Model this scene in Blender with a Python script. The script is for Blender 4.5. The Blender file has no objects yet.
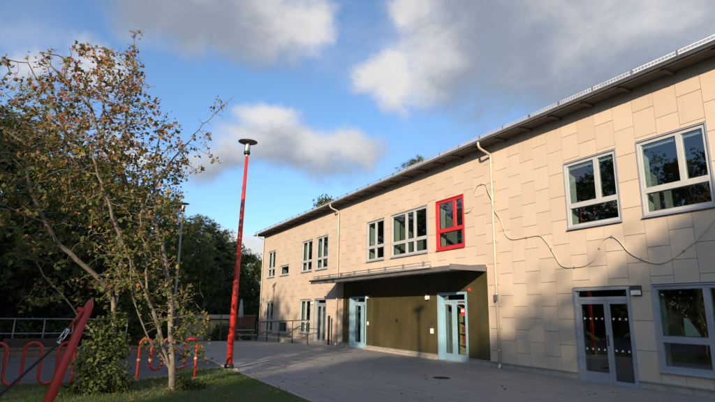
import bpy, math, random
import numpy as np
from mathutils import Vector, Matrix

scene = bpy.context.scene
col = scene.collection
R = math.radians

# ------------------------------------------------------------------ camera
YAW, PITCH, ROLL, FPX = R(28.205), R(12.519), R(0.830), 501.8
EYE = Vector((0, 0, 1.6))
FWD = Vector((math.sin(YAW) * math.cos(PITCH), math.cos(YAW) * math.cos(PITCH), math.sin(PITCH)))
RGT0 = Vector((math.cos(YAW), -math.sin(YAW), 0))
UP0 = RGT0.cross(FWD)
RGT = RGT0 * math.cos(ROLL) + UP0 * math.sin(ROLL)
UPV = UP0 * math.cos(ROLL) - RGT0 * math.sin(ROLL)
cam_d = bpy.data.cameras.new('camera')
cam = bpy.data.objects.new('camera', cam_d)
col.objects.link(cam)
M = Matrix((RGT, UPV, -FWD)).transposed().to_4x4()
M.translation = EYE
cam.matrix_world = M
cam_d.sensor_width = 36
cam_d.lens = 36 * FPX / 715
cam_d.clip_end = 3000
scene.camera = cam


def sight(px, py):
    """world direction of a sight line measured in the photograph"""
    return FWD + RGT * ((px - 357.5) / FPX) - UPV * ((py - 201) / FPX)


def at(px, py, Y):
    """survey point: where a measured sight line reaches world depth Y"""
    d = sight(px, py)
    return EYE + d * (Y / d.y)


# ------------------------------------------------------------------ sun, sky, exposure
SUN_TRAVEL = Vector((1.0, 1.03, -0.447)).normalized()
TO_SUN = -SUN_TRAVEL
EL = math.asin(TO_SUN.z)
sun_d = bpy.data.lights.new('sun', 'SUN')
sun_d.energy = 3.75
sun_d.angle = R(0.7)
sun_d.color = (1.0, 0.78, 0.55)
sun = bpy.data.objects.new('sun', sun_d)
sun.rotation_euler = SUN_TRAVEL.to_track_quat('-Z', 'Y').to_euler()
sun.location = (-20, -20, 30)
col.objects.link(sun)

scene.view_settings.view_transform = 'Standard'
scene.view_settings.look = 'None'
scene.view_settings.gamma = 1
scene.view_settings.exposure = 0.88
scene.view_settings.use_curve_mapping = False
scene.cycles.max_bounces = 6
scene.cycles.transparent_max_bounces = 16
scene.cycles.use_denoising = True

world = bpy.data.worlds.new('World')
scene.world = world
world.use_nodes = True
wt = world.node_tree
wt.nodes.clear()


class N:
    """small helper to write node trees"""
    def __init__(s, t): s.t = t

    def n(s, typ, props=None, **ins):
        nd = s.t.nodes.new(typ)
        for k, v in (props or {}).items(): setattr(nd, k, v)
        for k, v in ins.items():
            key = int(k[1:]) if k[0] == 'i' and k[1:].isdigit() else k.replace('_', ' ')
            s.set(nd.inputs[key], v)
        return nd

    def set(s, sock, v):
        if isinstance(v, bpy.types.NodeSocket): s.t.links.new(v, sock)
        else: sock.default_value = v

    def math(s, op, a, b=0.0, c=None, clamp=False):
        nd = s.t.nodes.new('ShaderNodeMath'); nd.operation = op; nd.use_clamp = clamp
        s.set(nd.inputs[0], a); s.set(nd.inputs[1], b)
        if c is not None: s.set(nd.inputs[2], c)
        return nd.outputs[0]

    def vmath(s, op, a, b=(0, 0, 0), out=0):
        nd = s.t.nodes.new('ShaderNodeVectorMath'); nd.operation = op
        s.set(nd.inputs[0], a)
        if op == 'SCALE': s.set(nd.inputs['Scale'], b)
        else: s.set(nd.inputs[1], b)
        return nd.outputs[out]

    def remap(s, v, a, b, c=0.0, d=1.0, smooth=True):
        nd = s.t.nodes.new('ShaderNodeMapRange'); nd.interpolation_type = 'SMOOTHSTEP' if smooth else 'LINEAR'
        s.set(nd.inputs[0], v)
        for i, x in enumerate((a, b, c, d)): s.set(nd.inputs[1 + i], x)
        return nd.outputs[0]

    def mix(s, f, a, b, blend='MIX'):
        nd = s.t.nodes.new('ShaderNodeMix'); nd.data_type = 'RGBA'; nd.blend_type = blend
        s.set(nd.inputs[0], f); s.set(nd.inputs[6], a); s.set(nd.inputs[7], b)
        return nd.outputs[2]

    def noise(s, vec, scale, detail=4.0, rough=0.55, dist=0.0, out=0):
        nd = s.t.nodes.new('ShaderNodeTexNoise')
        s.set(nd.inputs['Vector'], vec); nd.inputs['Scale'].default_value = scale
        nd.inputs['Detail'].default_value = detail; nd.inputs['Roughness'].default_value = rough
        nd.inputs['Distortion'].default_value = dist
        return nd.outputs[out]


def c4(c): return (c[0], c[1], c[2], 1.0)


def build_sky():
    h = N(wt)
    SKY = 0.125
    sky = h.n('ShaderNodeTexSky', {'sky_type': 'NISHITA', 'sun_disc': False, 'sun_elevation': EL,
                                   'sun_rotation': math.atan2(TO_SUN.x, TO_SUN.y),
                                   'air_density': 1.0, 'dust_density': 1.0, 'ozone_density': 2.2})
    d = h.n('ShaderNodeTexCoord').outputs['Generated']
    warp = h.noise(d, 5.0, 5.0, 0.6, 0.0, 1)
    warp = h.vmath('SCALE', h.vmath('SUBTRACT', warp, (0.5, 0.5, 0.5)), 0.16)
    dw = h.vmath('ADD', d, warp)
    blobs = []     # sight direction, angular half width, half height, weight
    for px, py, rx, ry, w in ((240, 22, 0.20, 0.10, 1.0), (170, 10, 0.14, 0.09, 0.9), (300, 22, 0.09, 0.09, .95),
                              (392, 82, 0.085, 0.075, 0.9), (450, 60, 0.16, 0.12, 1.0), (580, 55, 0.30, 0.17, 1.0), (520, 5, 0.26, 0.10, 1.0), (690, 20, .25, .2, 1.0), (410, 10, .06, .05, .85),
                              (295, 156, 0.20, 0.062, 1.0), (268, 128, 0.07, 0.045, 0.85), (350, 150, 0.11, 0.05, 0.95), (215, 165, .11, .05, .8),
                              (105, 72, 0.12, 0.05, 0.75), (120, 150, .10, .05, .7), (20, 62, 0.09, 0.05, 0.7), (246, 246, 0.11, 0.042, 1.0), (215, 236, .07, .03, .8)):
        v = sight(px, py).normalized()
        blobs.append((v, rx, ry, w))
    rng = random.Random(5)
    for i in range(26):   # the same broken cloud carries on all round the sky
        a = rng.uniform(0, 2 * math.pi); e = rng.uniform(0.12, 1.2)
        v = Vector((math.cos(e) * math.sin(a), math.cos(e) * math.cos(a), math.sin(e)))
        if v.dot(FWD) > 0.62: continue
        blobs.append((v, rng.uniform(.16, .34), rng.uniform(.08, .17), rng.uniform(.8, 1)))
    def soft_max(vec, bl, edge):
        f = None
        for v, rx, ry, w in bl:
            ln = h.vmath('LENGTH', h.vmath('MULTIPLY', h.vmath('SUBTRACT', vec, tuple(v)), (1 / rx, 1 / rx, 1 / ry)), out=1)
            g = h.remap(ln, edge, 0.0, 0.0, w)
            f = g if f is None else h.math('MAXIMUM', f, g)
        return f
    field = soft_max(dw, blobs, 1.4)
    lights = [(sight(px, py).normalized(), rx, ry, w) for px, py, rx, ry, w in (
        (318, 28, .10, .09, 1.0), (285, 5, .10, .06, .7), (388, 78, .10, .09, 1.0), (425, 60, .10, .06, .7), (402, 12, .07, .06, .9), (270, 122, .09, .05, 1.0), (335, 143, .16, .05, .85), (225, 150, .12, .05, .7),
        (110, 70, .14, .06, .9), (140, 140, .14, .06, .8), (640, 5, .2, .08, .5), (247, 240, .12, .06, 1.0), (15, 50, .1, .08, .8))]
    lights += [(Vector((v.x, v.y, v.z + ry * .7)).normalized(), rx * .8, ry * .6, .9) for v, rx, ry, w in blobs[18:]]
    lit = soft_max(dw, lights, 1.6)
    fb = h.noise(h.vmath('MULTIPLY', d, (1, 1, 1.7)), 6.0, 9.0, 0.58, 0.25)
    soft = h.noise(h.vmath('MULTIPLY', d, (1, 1, 2.0)), 3.2, 5.0, 0.55, 0.0)
    dens = h.math('ADD', field, h.math('MULTIPLY', h.math('SUBTRACT', fb, 0.5), 0.85))
    mask = h.remap(dens, 0.15, 0.78)
    wisps = h.remap(soft, 0.47, 0.78, 0.0, 0.42)
    mask = h.math('MULTIPLY', h.math('MAXIMUM', mask, wisps), 0.94)
    fb2 = h.noise(h.vmath('MULTIPLY', d, (1, 1, 1.5)), 9.0, 7.0, 0.6, 0.3)
    lum = h.math('ADD', h.math('MULTIPLY', lit, 0.8), h.math('MULTIPLY', h.math('SUBTRACT', fb2, 0.42), 0.9))
    ccol = h.mix(h.remap(lum, 0.0, 0.95), (1.28, 1.48, 1.80, 1), (3.55, 3.45, 3.38, 1))
    skyc = h.mix(1.0, sky.outputs[0], (0.68, 0.81, 0.92, 1), 'MULTIPLY')
    out = h.mix(mask, skyc, ccol)
    bg = h.n('ShaderNodeBackground', Strength=SKY); h.set(bg.inputs['Color'], out)
    o = h.n('ShaderNodeOutputWorld'); wt.links.new(bg.outputs[0], o.inputs['Surface'])


build_sky()

# ------------------------------------------------------------------ materials
MATS = {}


def base_mat(name):
    m = bpy.data.materials.new(name); m.use_nodes = True
    t = m.node_tree
    return m, N(t), t.nodes['Principled BSDF']


def mat(name, c, rough=0.6, metal=0.0, var=0.12, scale=6.0, bump=0.0, bscale=60.0, spec=0.5, coat=0.0, dirt=0.0, each=0.0):
    """plain painted / metal / wood surface with slight mottling, wear and grain"""
    m, h, b = base_mat(name)
    pos = h.n('ShaderNodeTexCoord').outputs['Object']
    n1 = h.noise(pos, scale, 6.0, 0.6)
    dark = tuple(x * (1 - var * 1.6) for x in c); lite = tuple(min(1, x * (1 + var)) for x in c)
    cc = h.mix(h.remap(n1, 0.25, 0.75), c4(dark), c4(lite))
    if dirt:
        n2 = h.noise(h.vmath('MULTIPLY', pos, (1, 1, .35)), 3.0, 8.0, 0.7)
        cc = h.mix(h.math('MULTIPLY', h.remap(n2, 0.52, 0.75), dirt), cc, (0.06, 0.05, 0.04, 1))
    if each:      # every board a slightly different tone
        g_ = h.remap(h.n('ShaderNodeObjectInfo').outputs['Random'], 0, 1, 1 - each, 1 + each, False)
        cc = h.vmath('SCALE', cc, g_)
    h.set(b.inputs['Base Color'], cc)
    h.set(b.inputs['Roughness'], h.remap(n1, 0.2, 0.8, max(0.02, rough - 0.08), min(1, rough + 0.08)))
    b.inputs['Metallic'].default_value = metal
    b.inputs['Specular IOR Level'].default_value = spec
    if coat: b.inputs['Coat Weight'].default_value = coat
    if bump:
        nb = h.noise(pos, bscale, 5.0, 0.6)
        bn = h.n('ShaderNodeBump', Strength=bump, Distance=0.01); h.set(bn.inputs['Height'], nb)
        h.set(b.inputs['Normal'], bn.outputs[0])
    MATS[name] = m
    return m


mat('wall_core', (0.15, 0.125, 0.10), 0.9)
mat('plaster', (0.50, 0.50, 0.46), 0.8, var=.05)
mat('interior', (0.22, 0.21, 0.19), 0.9, var=.05)
mat('frame_white', (0.43, 0.44, 0.44), 0.45, var=.04)
mat('alu_blue', (0.36, 0.40, 0.46), 0.42, 0.35, var=.06)
mat('red_frame', (0.52, 0.022, 0.03), 0.4, var=.06)
mat('door_blue', (0.26, 0.44, 0.54), 0.45, var=.05)
mat('olive', (0.066, 0.057, 0.021), 0.55, var=.16, scale=1.2, each=.16, dirt=.12)
mat('zinc', (0.50, 0.52, 0.55), 0.42, 0.35, var=.10, scale=3)
mat('zinc_dark', (0.20, 0.20, 0.205), 0.5, 0.4, var=.10, scale=3)
mat('soffit', (0.085, 0.07, 0.055), 0.8, var=.1)
mat('roof_felt', (0.05, 0.05, 0.055), 0.9)
mat('pipe_cream', (0.48, 0.43, 0.36), 0.4, var=.06, dirt=.25)
mat('concrete', (0.36, 0.33, 0.29), 0.9, var=.12, scale=4, bump=.3, bscale=40, dirt=.4)
mat('cable_white', (0.52, 0.46, 0.38), 0.5, var=.04)
mat('black_metal', (0.02, 0.02, 0.022), 0.45, 0.2)
mat('dark_plastic', (0.045, 0.045, 0.05), 0.5)
mat('white_plastic', (0.72, 0.72, 0.70), 0.4, var=.03)
mat('red_plastic', (0.60, 0.02, 0.03), 0.35)
mat('red_paint', (0.58, 0.032, 0.018), 0.45, var=.14, scale=2.5, coat=.1, dirt=.22)
mat('red_tube', (0.52, 0.030, 0.018), 0.45, var=.15, scale=3, coat=.1, dirt=.25)
mat('steel', (0.62, 0.62, 0.60), 0.25, 1.0, var=.08)
mat('grey_post', (0.20, 0.21, 0.22), 0.45, 0.5)
mat('rope_black', (0.015, 0.015, 0.017), 0.8, bump=.6, bscale=120)
mat('timber', (0.24, 0.155, 0.085), 0.8, var=.22, scale=5, bump=.4, dirt=.3)
mat('timber_dark', (0.075, 0.048, 0.032), 0.85, var=.25, scale=5, bump=.4)
mat('timber_grey', (0.20, 0.19, 0.17), 0.85, var=.2, scale=5, bump=.4, dirt=.3)
mat('shed_board', (0.42, 0.36, 0.20), 0.75, var=.14, scale=3, dirt=.15)
mat('fence_green', (0.035, 0.075, 0.055), 0.5, .2)
mat('galv', (0.30, 0.31, 0.31), 0.5, 0.6, var=.12)
mat('canvas', (0.62, 0.57, 0.46), 0.85, var=.06)
mat('brick_red', (0.24, 0.085, 0.05), 0.85, var=.2, scale=8)
mat('cast_iron', (0.035, 0.03, 0.028), 0.7, 0.4, bump=.4)
mat('bark_pale', (0.20, 0.172, 0.13), 0.9, var=.35, scale=9, bump=.8, bscale=25, dirt=.5)
mat('bark_dark', (0.075, 0.06, 0.045), 0.95, var=.3, scale=6, bump=.8, bscale=18)
mat('soil', (0.055, 0.042, 0.03), 0.95, var=.3, scale=8, bump=.6)
mat('paper', (0.55, 0.62, 0.55), 0.8, var=.04)
mat('yellow_wood', (0.55, 0.42, 0.16), 0.6)
for i, c in enumerate(((0.62, 0.58, 0.36), (0.6, 0.6, 0.58), (0.45, 0.08, 0.07), (0.10, 0.25, 0.3), (0.5, 0.42, 0.2))):
    mat('toy%d' % i, c, 0.7)


def panel_mat():
    m, h, b = base_mat('fibre_cement')
    pos = h.n('ShaderNodeNewGeometry')
    wp = pos.outputs['Position']
    oi = h.n('ShaderNodeObjectInfo').outputs['Random']
    isl = pos.outputs['Random Per Island']
    r = h.math('FRACT', h.math('ADD', h.math('MULTIPLY', oi, 7.31), isl))
    base = h.mix(r, (0.520, 0.428, 0.338, 1), (0.585, 0.494, 0.400, 1))
    n1 = h.noise(wp, 1.3, 6.0, 0.6)
    base = h.mix(h.remap(n1, .3, .7, 0, .55), base, (0.535, 0.445, 0.348, 1))
    st = h.noise(h.vmath('MULTIPLY', wp, (6, 6, .5)), 1.0, 6.0, 0.6)
    base = h.mix(h.remap(st, .55, .82, 0, .5), base, (0.36, 0.30, 0.24, 1))
    fine = h.noise(wp, 90, 3, .6)
    base = h.mix(h.remap(fine, .35, .7, 0, .18), base, (0.42, 0.33, 0.24, 1))
    h.set(b.inputs['Base Color'], base)
    b.inputs['Roughness'].default_value = 0.78
    bn = h.n('ShaderNodeBump', Strength=0.12, Distance=0.004); h.set(bn.inputs['Height'], fine)
    h.set(b.inputs['Normal'], bn.outputs[0])
    MATS['panel'] = m


panel_mat()


def glass_mat(name, tint, boost, base):
    m = bpy.data.materials.new(name); m.use_nodes = True
    t = m.node_tree; t.nodes.clear(); h = N(t)
    wob = h.noise(h.n('ShaderNodeTexCoord').outputs['Object'], 1.6, 2.0, 0.5)
    bn = h.n('ShaderNodeBump', Strength=0.08, Distance=0.02); h.set(bn.inputs['Height'], wob)
    tr = h.n('ShaderNodeBsdfTransparent', Color=c4(tint))
    gl = h.n('ShaderNodeBsdfGlossy', Color=(0.92, 0.95, 0.97, 1), Roughness=0.01)
    h.set(gl.inputs['Normal'], bn.outputs[0])
    fr = h.n('ShaderNodeFresnel', IOR=1.5).outputs[0]
    f = h.math('MULTIPLY_ADD', fr, boost, base, clamp=True)
    f = h.math('MULTIPLY', f, h.math('SUBTRACT', 1.0, h.n('ShaderNodeNewGeometry').outputs['Backfacing']))
    mx = h.n('ShaderNodeMixShader'); h.set(mx.inputs[0], f)
    t.links.new(tr.outputs[0], mx.inputs[1]); t.links.new(gl.outputs[0], mx.inputs[2])
    o = h.n('ShaderNodeOutputMaterial'); t.links.new(mx.outputs[0], o.inputs['Surface'])
    MATS[name] = m


glass_mat('glass', (0.76, 0.85, 0.83), 1.6, 0.11)
glass_mat('lamp_glass', (0.9, 0.92, 0.92), 1.0, 0.02)


def leaf_mat(name, trans=0.3, rough=0.55):
    m = bpy.data.materials.new(name); m.use_nodes = True
    t = m.node_tree; h = N(t); b = t.nodes['Principled BSDF']
    a = h.n('ShaderNodeAttribute', {'attribute_name': 'leaf_colour'}).outputs['Color']
    h.set(b.inputs['Base Color'], a); b.inputs['Roughness'].default_value = rough
    b.inputs['Specular IOR Level'].default_value = 0.3
    tl = h.n('ShaderNodeBsdfTranslucent'); h.set(tl.inputs['Color'], h.mix(1.0, a, (1.3, 1.3, .7, 1), 'MULTIPLY'))
    mx = h.n('ShaderNodeMixShader', Fac=trans)
    t.links.new(b.outputs[0], mx.inputs[1]); t.links.new(tl.outputs[0], mx.inputs[2])
    t.links.new(mx.outputs[0], t.nodes['Material Output'].inputs['Surface'])
    MATS[name] = m


leaf_mat('leaf', .38); leaf_mat('needle', .12, .7); leaf_mat('grass_blade', .25, .6)


def ground_mats():
    # paved yard: grey asphalt worn smooth, old patches, dust and faint rows of setts
    m, h, b = base_mat('yard')
    p = h.n('ShaderNodeNewGeometry').outputs['Position']
    big = h.noise(p, 0.28, 6, .6); mid = h.noise(p, 1.7, 8, .65); fine = h.noise(p, 70, 4, .7)
    strk = h.noise(h.vmath('MULTIPLY', p, (1.2, .22, 1)), 2.2, 7, .65, .6)
    c = h.mix(h.remap(big, .3, .7), (0.228, 0.228, 0.226, 1), (0.305, 0.304, 0.298, 1))
    c = h.mix(h.remap(mid, .42, .72, 0, .6), c, (0.34, 0.33, 0.31, 1))
    c = h.mix(h.remap(strk, .52, .7, 0, .5), c, (0.15, 0.147, 0.143, 1))
    c = h.mix(h.remap(fine, .3, .75, 0, .4), c, (0.13, 0.128, 0.124, 1))
    br = h.n('ShaderNodeTexBrick', {'offset': .5}, Scale=1.0, Mortar_Size=.012, Brick_Width=.62, Row_Height=.31)
    rot = h.n('ShaderNodeMapping'); h.set(rot.inputs['Vector'], p); rot.inputs['Rotation'].default_value = (0, 0, math.pi / 2)
    h.set(br.inputs['Vector'], rot.outputs[0])
    br.inputs['Color1'].default_value = (.92, .92, .92, 1); br.inputs['Color2'].default_value = (1.08, 1.07, 1.05, 1); br.inputs['Mortar'].default_value = (.62, .61, .6, 1)
    c = h.mix(.68, c, br.outputs['Color'], 'MULTIPLY')
    blot = h.noise(p, .35, 3, .5)
    c = h.mix(h.remap(blot, .35, .65, 0, .22), c, (0.16, 0.158, 0.152, 1))
    stn = h.noise(p, .55, 9, .7, 1.2)
    c = h.mix(h.remap(stn, .58, .68, 0, .38), c, (0.12, 0.115, 0.11, 1))
    spots = h.noise(p, 9, 3, .5)
    c = h.mix(h.remap(spots, .70, .76, 0, .5), c, (0.09, 0.085, 0.08, 1))
    c = h.mix(h.remap(h.noise(h.vmath('ADD', p, (31, 7, 0)), .7, 7, .65, .8), .58, .72, 0, .35), c, (0.40, 0.385, 0.36, 1))
    h.set(b.inputs['Base Color'], c)
    h.set(b.inputs['Roughness'], h.remap(mid, .3, .7, .62, .85))
    bn = h.n('ShaderNodeBump', Strength=.45, Distance=.012)
    h.set(bn.inputs['Height'], h.math('ADD', fine, h.math('MULTIPLY', mid, .8)))
    h.set(b.inputs['Normal'], bn.outputs[0]); MATS['yard'] = m
    m, h, b = base_mat('asphalt')
    p = h.n('ShaderNodeNewGeometry').outputs['Position']
    mid = h.noise(p, .9, 8, .65); fine = h.noise(p, 60, 4, .7)
    c = h.mix(h.remap(mid, .3, .7), (0.075, 0.075, 0.078, 1), (0.115, 0.113, 0.111, 1))
    c = h.mix(h.remap(fine, .35, .75, 0, .5), c, (0.13, 0.125, 0.12, 1))
    h.set(b.inputs['Base Color'], c); b.inputs['Roughness'].default_value = .85
    bn = h.n('ShaderNodeBump', Strength=.5, Distance=.012); h.set(bn.inputs['Height'], fine); h.set(b.inputs['Normal'], bn.outputs[0])
    MATS['asphalt'] = m
    m, h, b = base_mat('turf')
    p = h.n('ShaderNodeNewGeometry').outputs['Position']
    n1 = h.noise(p, 1.4, 8, .65); n2 = h.noise(p, 26, 5, .7)
    c = h.mix(h.remap(n2, .3, .7), (0.030, 0.050, 0.014, 1), (0.075, 0.115, 0.026, 1))
    c = h.mix(h.remap(n1, .55, .75, 0, .6), c, (0.085, 0.072, 0.032, 1))
    h.set(b.inputs['Base Color'], c); b.inputs['Roughness'].default_value = .95
    bn = h.n('ShaderNodeBump', Strength=1, Distance=.03); h.set(bn.inputs['Height'], n2); h.set(b.inputs['Normal'], bn.outputs[0])
    MATS['turf'] = m


ground_mats()

# ------------------------------------------------------------------ mesh helpers


def obj(name, me, parent=None, loc=None):
    o = bpy.data.objects.new(name, me)
    col.objects.link(o)
    if parent: o.parent = parent
    if loc is not None: o.location = loc
    return o


def tag(o, label=None, cat=None, group=None, kind=None):
    if label: o['label'] = label
    if cat: o['category'] = cat
    if group: o['group'] = group
    if kind: o['kind'] = kind
    return o


def thing(name, loc, label, cat, group=None):
    return tag(obj(name, None, None, loc), label, cat, group)


def wloc(o):
    v = Vector((0, 0, 0))
    while o is not None:
        v += o.location; o = o.parent
    return v


class MB:
    def __init__(s): s.v, s.f, s.sm = [], [], []

    def add(s, vs, fs, smooth=False):
        n = len(s.v); s.v += [tuple(x) for x in vs]
        s.f += [tuple(i + n for i in f) for f in fs]; s.sm += [smooth] * len(fs)
        return s

    def box(s, x0, x1, y0, y1, z0, z1):
        x0, x1 = min(x0, x1), max(x0, x1); y0, y1 = min(y0, y1), max(y0, y1); z0, z1 = min(z0, z1), max(z0, z1)
        vs = [(x, y, z) for z in (z0, z1) for y in (y0, y1) for x in (x0, x1)]
        return s.add(vs, [(0, 2, 3, 1), (4, 5, 7, 6), (0, 1, 5, 4), (2, 6, 7, 3), (0, 4, 6, 2), (1, 3, 7, 5)])

    def tube(s, pts, rad, n=8, cap=True):
        pts = [Vector(p) for p in pts]
        if not hasattr(rad, '__len__'): rad = [rad] * len(pts)
        rings = []; ref = None
        for i, p in enumerate(pts):
            t = (pts[min(i + 1, len(pts) - 1)] - pts[max(i - 1, 0)])
            if t.length < 1e-9: t = Vector((0, 0, 1))
            t.normalize()
            if ref is None: ref = t.orthogonal().normalized()
            ref = ref - t * ref.dot(t)
            if ref.length < 1e-6: ref = t.orthogonal()
            ref.normalize(); b = t.cross(ref)
            rings.append([p + (ref * math.cos(2 * math.pi * k / n) + b * math.sin(2 * math.pi * k / n)) * rad[i] for k in range(n)])
        vs = [v for r in rings for v in r]
        fs = [(i * n + k, i * n + (k + 1) % n, (i + 1) * n + (k + 1) % n, (i + 1) * n + k) for i in range(len(pts) - 1) for k in range(n)]
        s.add(vs, fs, True)
        if cap:
            m = len(s.v) - len(vs)
            s.f.append(tuple(m + k for k in reversed(range(n)))); s.sm.append(False)
            m2 = m + (len(pts) - 1) * n
            s.f.append(tuple(m2 + k for k in range(n))); s.sm.append(False)
        return s

    def lathe(s, c, prof, n=20, smooth=True):
        c = Vector(c); vs = []
        for r, z in prof:
            for k in range(n):
                a = 2 * math.pi * k / n; vs.append((c.x + r * math.cos(a), c.y + r * math.sin(a), c.z + z))
        fs = [(i * n + k, i * n + (k + 1) % n, (i + 1) * n + (k + 1) % n, (i + 1) * n + k) for i in range(len(prof) - 1) for k in range(n)]
        fs.append(tuple(reversed(range(n)))); fs.append(tuple((len(prof) - 1) * n + k for k in range(n)))
        s.add(vs, fs[:-2], smooth); m = len(s.v) - len(vs)
        for f in fs[-2:]: s.f.append(tuple(i + m for i in f)); s.sm.append(False)
        return s

    def prism(s, poly, z0, z1):
        n = len(poly)
        vs = [(x, y, z0) for x, y in poly] + [(x, y, z1) for x, y in poly]
        fs = [tuple(reversed(range(n))), tuple(range(n, 2 * n))] + [(i, (i + 1) % n, n + (i + 1) % n, n + i) for i in range(n)]
        return s.add(vs, fs)

    def mesh(s, name, m, off=(0, 0, 0)):
        me = bpy.data.meshes.new(name)
        me.from_pydata([(v[0] - off[0], v[1] - off[1], v[2] - off[2]) for v in s.v], [], s.f)
        me.polygons.foreach_set('use_smooth', s.sm)
        me.materials.append(MATS[m]); me.update()
        return me

    def build(s, name, m, parent=None):
        off = wloc(parent) if parent else (0, 0, 0)
        return obj(name, s.mesh(name, m, off), parent)


def catmull(pts, sub=6):
    P = [Vector(p) for p in pts]; P = [P[0] * 2 - P[1]] + P + [P[-1] * 2 - P[-2]]; out = []
    for i in range(1, len(P) - 2):
        for k in range(sub):
            t = k / sub; a, b, c, d = P[i - 1:i + 3]
            out.append(((b * 2) + (c - a) * t + (a * 2 - b * 5 + c * 4 - d) * t * t + (b * 3 - a - c * 3 + d) * t ** 3) * .5)
    out.append(P[-2]); return out


def sstep(a, b, x):
    t = max(0, min(1, (x - a) / (b - a))); return t * t * (3 - 2 * t)


def gz(y):   # the yard is level by the doors and falls gently towards its far end
    return -0.72 * sstep(21, 46, y)


# ------------------------------------------------------------------ the setting
def sheet(name, xs, ys, zoff, m):
    mb = MB(); nx, ny = len(xs), len(ys)
    mb.add([(x, y, gz(y) + zoff) for y in ys for x in xs],
           [(j * nx + i, j * nx + i + 1, (j + 1) * nx + i + 1, (j + 1) * nx + i) for j in range(ny - 1) for i in range(nx - 1)], True)
    o = mb.build(name, m); o['kind'] = 'structure'; return o


YS = [-400, -60, -20, 0, 10, 20] + list(range(21, 48)) + [60, 120, 600]
sheet('ground', [-500, -60, -20, 0, 20, 60, 500], YS, -0.012, 'turf')
sheet('asphalt_path', [-16, -6, 3.86], [13.35, 16, 19, 20] + list(range(21, 42)), -0.004, 'asphalt')
sheet('yard', [3.94, 7, 11.6], [-30, -5, 0, 5, 10, 15, 20] + list(range(21, 43)), 0.0, 'yard')
# edging stones between yard and lawn, one by one
edge = tag(obj('kerb', None, None, (3.9, 9, 0)), kind='structure')
km = MB().box(-.045, .045, -.49, .49, -.12, .022).mesh('kerb_stone', 'concrete')
rng = random.Random(2)
for i in range(30):
    y = -3 + i
    o = obj('kerb_stone', km, edge, (rng.uniform(-.006, .006), y - 9 + .5, gz(y + .5) + rng.uniform(-.004, .004)))
    o.rotation_euler.z = rng.uniform(-.006, .006)

# ------------------------------------------------------------------ the school building
X0 = 11.5          # face of the cladding
PW, PH = 0.535, 0.67


def yk(k): return 5.475 + PW * k


K0, K1 = -7, 57
YA, YB = yk(K0), yk(K1) + .06
ZT = 7.16
bld = thing('school_building', (X0, 18, 0), 'long two storey school building clad in staggered beige panels', 'building')

UP = (3.90, 5.76)
# openings: k0, k1, z0, z1
OPEN = {
    'w2': (0, 3) + UP, 'w1': (4, 7) + UP, 'red': (15, 18) + UP, 'B': (19, 24) + UP, 'A': (25, 28) + UP,
    'L4': (36, 39) + UP, 'L3': (40, 43) + UP, 'L2': (47, 50, 3.90, 4.56), 'L1': (52, 55) + UP, 'w0': (-6, -3) + UP,
    'gw': (-2, 3, 0.43, 2.31), 'gd': (4, 7, -0.02, 2.31), 'fd': (36, 39, -0.15, 2.31), 'G3': (40, 43, .38, 2.30),
    'G2': (47, 50, .25, 1.02), 'G1': (52, 55, .25, 2.24), 'bR': (15, 18, -0.02, 2.34), 'bL': (28, 31, -0.02, 2.34)}
OLK0, OLK1, OLZ = 13.08, 32.42, 3.06       # olive boarding under the canopy
oy0, oy1 = yk(OLK0), yk(OLK1)

# masonry behind the cladding: strips with real openings
mb = MB()
edges = sorted(set([YA, YB] + [yk(o[i]) for o in OPEN.values() for i in (0, 1)]))
for a, b in zip(edges[:-1], edges[1:]):
    spans = sorted((o[2], o[3]) for o in OPEN.values() if yk(o[0]) < (a + b) / 2 < yk(o[1]))
    z = -1.0
    for s0, s1 in spans:
        if s0 > z: mb.box(X0 + .03, X0 + .40, a, b, z, s0)
        z = s1
    mb.box(X0 + .03, X0 + .40, a, b, z, ZT)
mb.build('wall', 'wall_core', bld)
# rooms inside: back wall, slabs, party walls
mb = MB().box(X0 + 5.4, X0 + 5.6, YA, YB, -.3, ZT).box(X0 + .40, X0 + 5.4, YA, YB, -.3, -.05).box(X0 + .40, X0 + 5.4, YA, YB, 3.05, 3.35).box(X0 + .40, X0 + 5.4, YA, YB, 6.6, 6.9)
for k in (-6.5, 3.6, 10, 14.4, 18.5, 24.4, 33, 39.5, 45, 51):
    mb.box(X0 + .41, X0 + 5.39, yk(k) - .08, yk(k) + .08, -.04, 3.04); mb.box(X0 + .41, X0 + 5.39, yk(k) - .08, yk(k) + .08, 3.36, 6.59)
mb.build('interior_wall', 'interior', bld)
# far sides of the house
mb = MB().box(X0 + .41, 24, YA - .03, YA + .25, -1, ZT).box(X0 + .41, 24, YB - .25, YB, -1, ZT).box(23.8, 24, YA + .26, YB - .26, -1, ZT)
mb.add([(X0 + .3, YB - .01, ZT), (24, YB - .01, ZT), (17.7, YB - .01, ZT + 1.35)], [(0, 1, 2)])
mb.build('end_wall', 'panel', bld)

# cladding panels: columns of equal tiles, every second column half a tile lower
cells = []
for k in range(K0, K1):
    off = 0.50 if k % 2 == 0 else 0.835
    z = off - PH
    while z < ZT:
        lo, hi = max(z, .17 if k < 36 else -.05), min(z + PH, ZT)
        z += PH
        segs = [(lo, hi)]
        cuts = [(o[2] - .015, o[3] + .015) for o in OPEN.values() if o[0] <= k < o[1]]
        if OLK0 - .5 < k < OLK1 - .4: cuts.append((-2, OLZ + .03))
        for c0, c1 in cuts:
            ns = []
            for a, b in segs:
                if b <= c0 or a >= c1: ns.append((a, b)); continue
                if a < c0: ns.append((a, c0))
                if b > c1: ns.append((c1, b))
            segs = ns
        for a, b in segs:
            if b - a > .03: cells.append((k, a, b))
cells.sort(key=lambda c: math.hypot(yk(c[0]), 0) if yk(c[0]) > 4.3 else 900 - yk(c[0]))
cache = {}; far = MB(); rng = random.Random(7); GAP = .005
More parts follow.
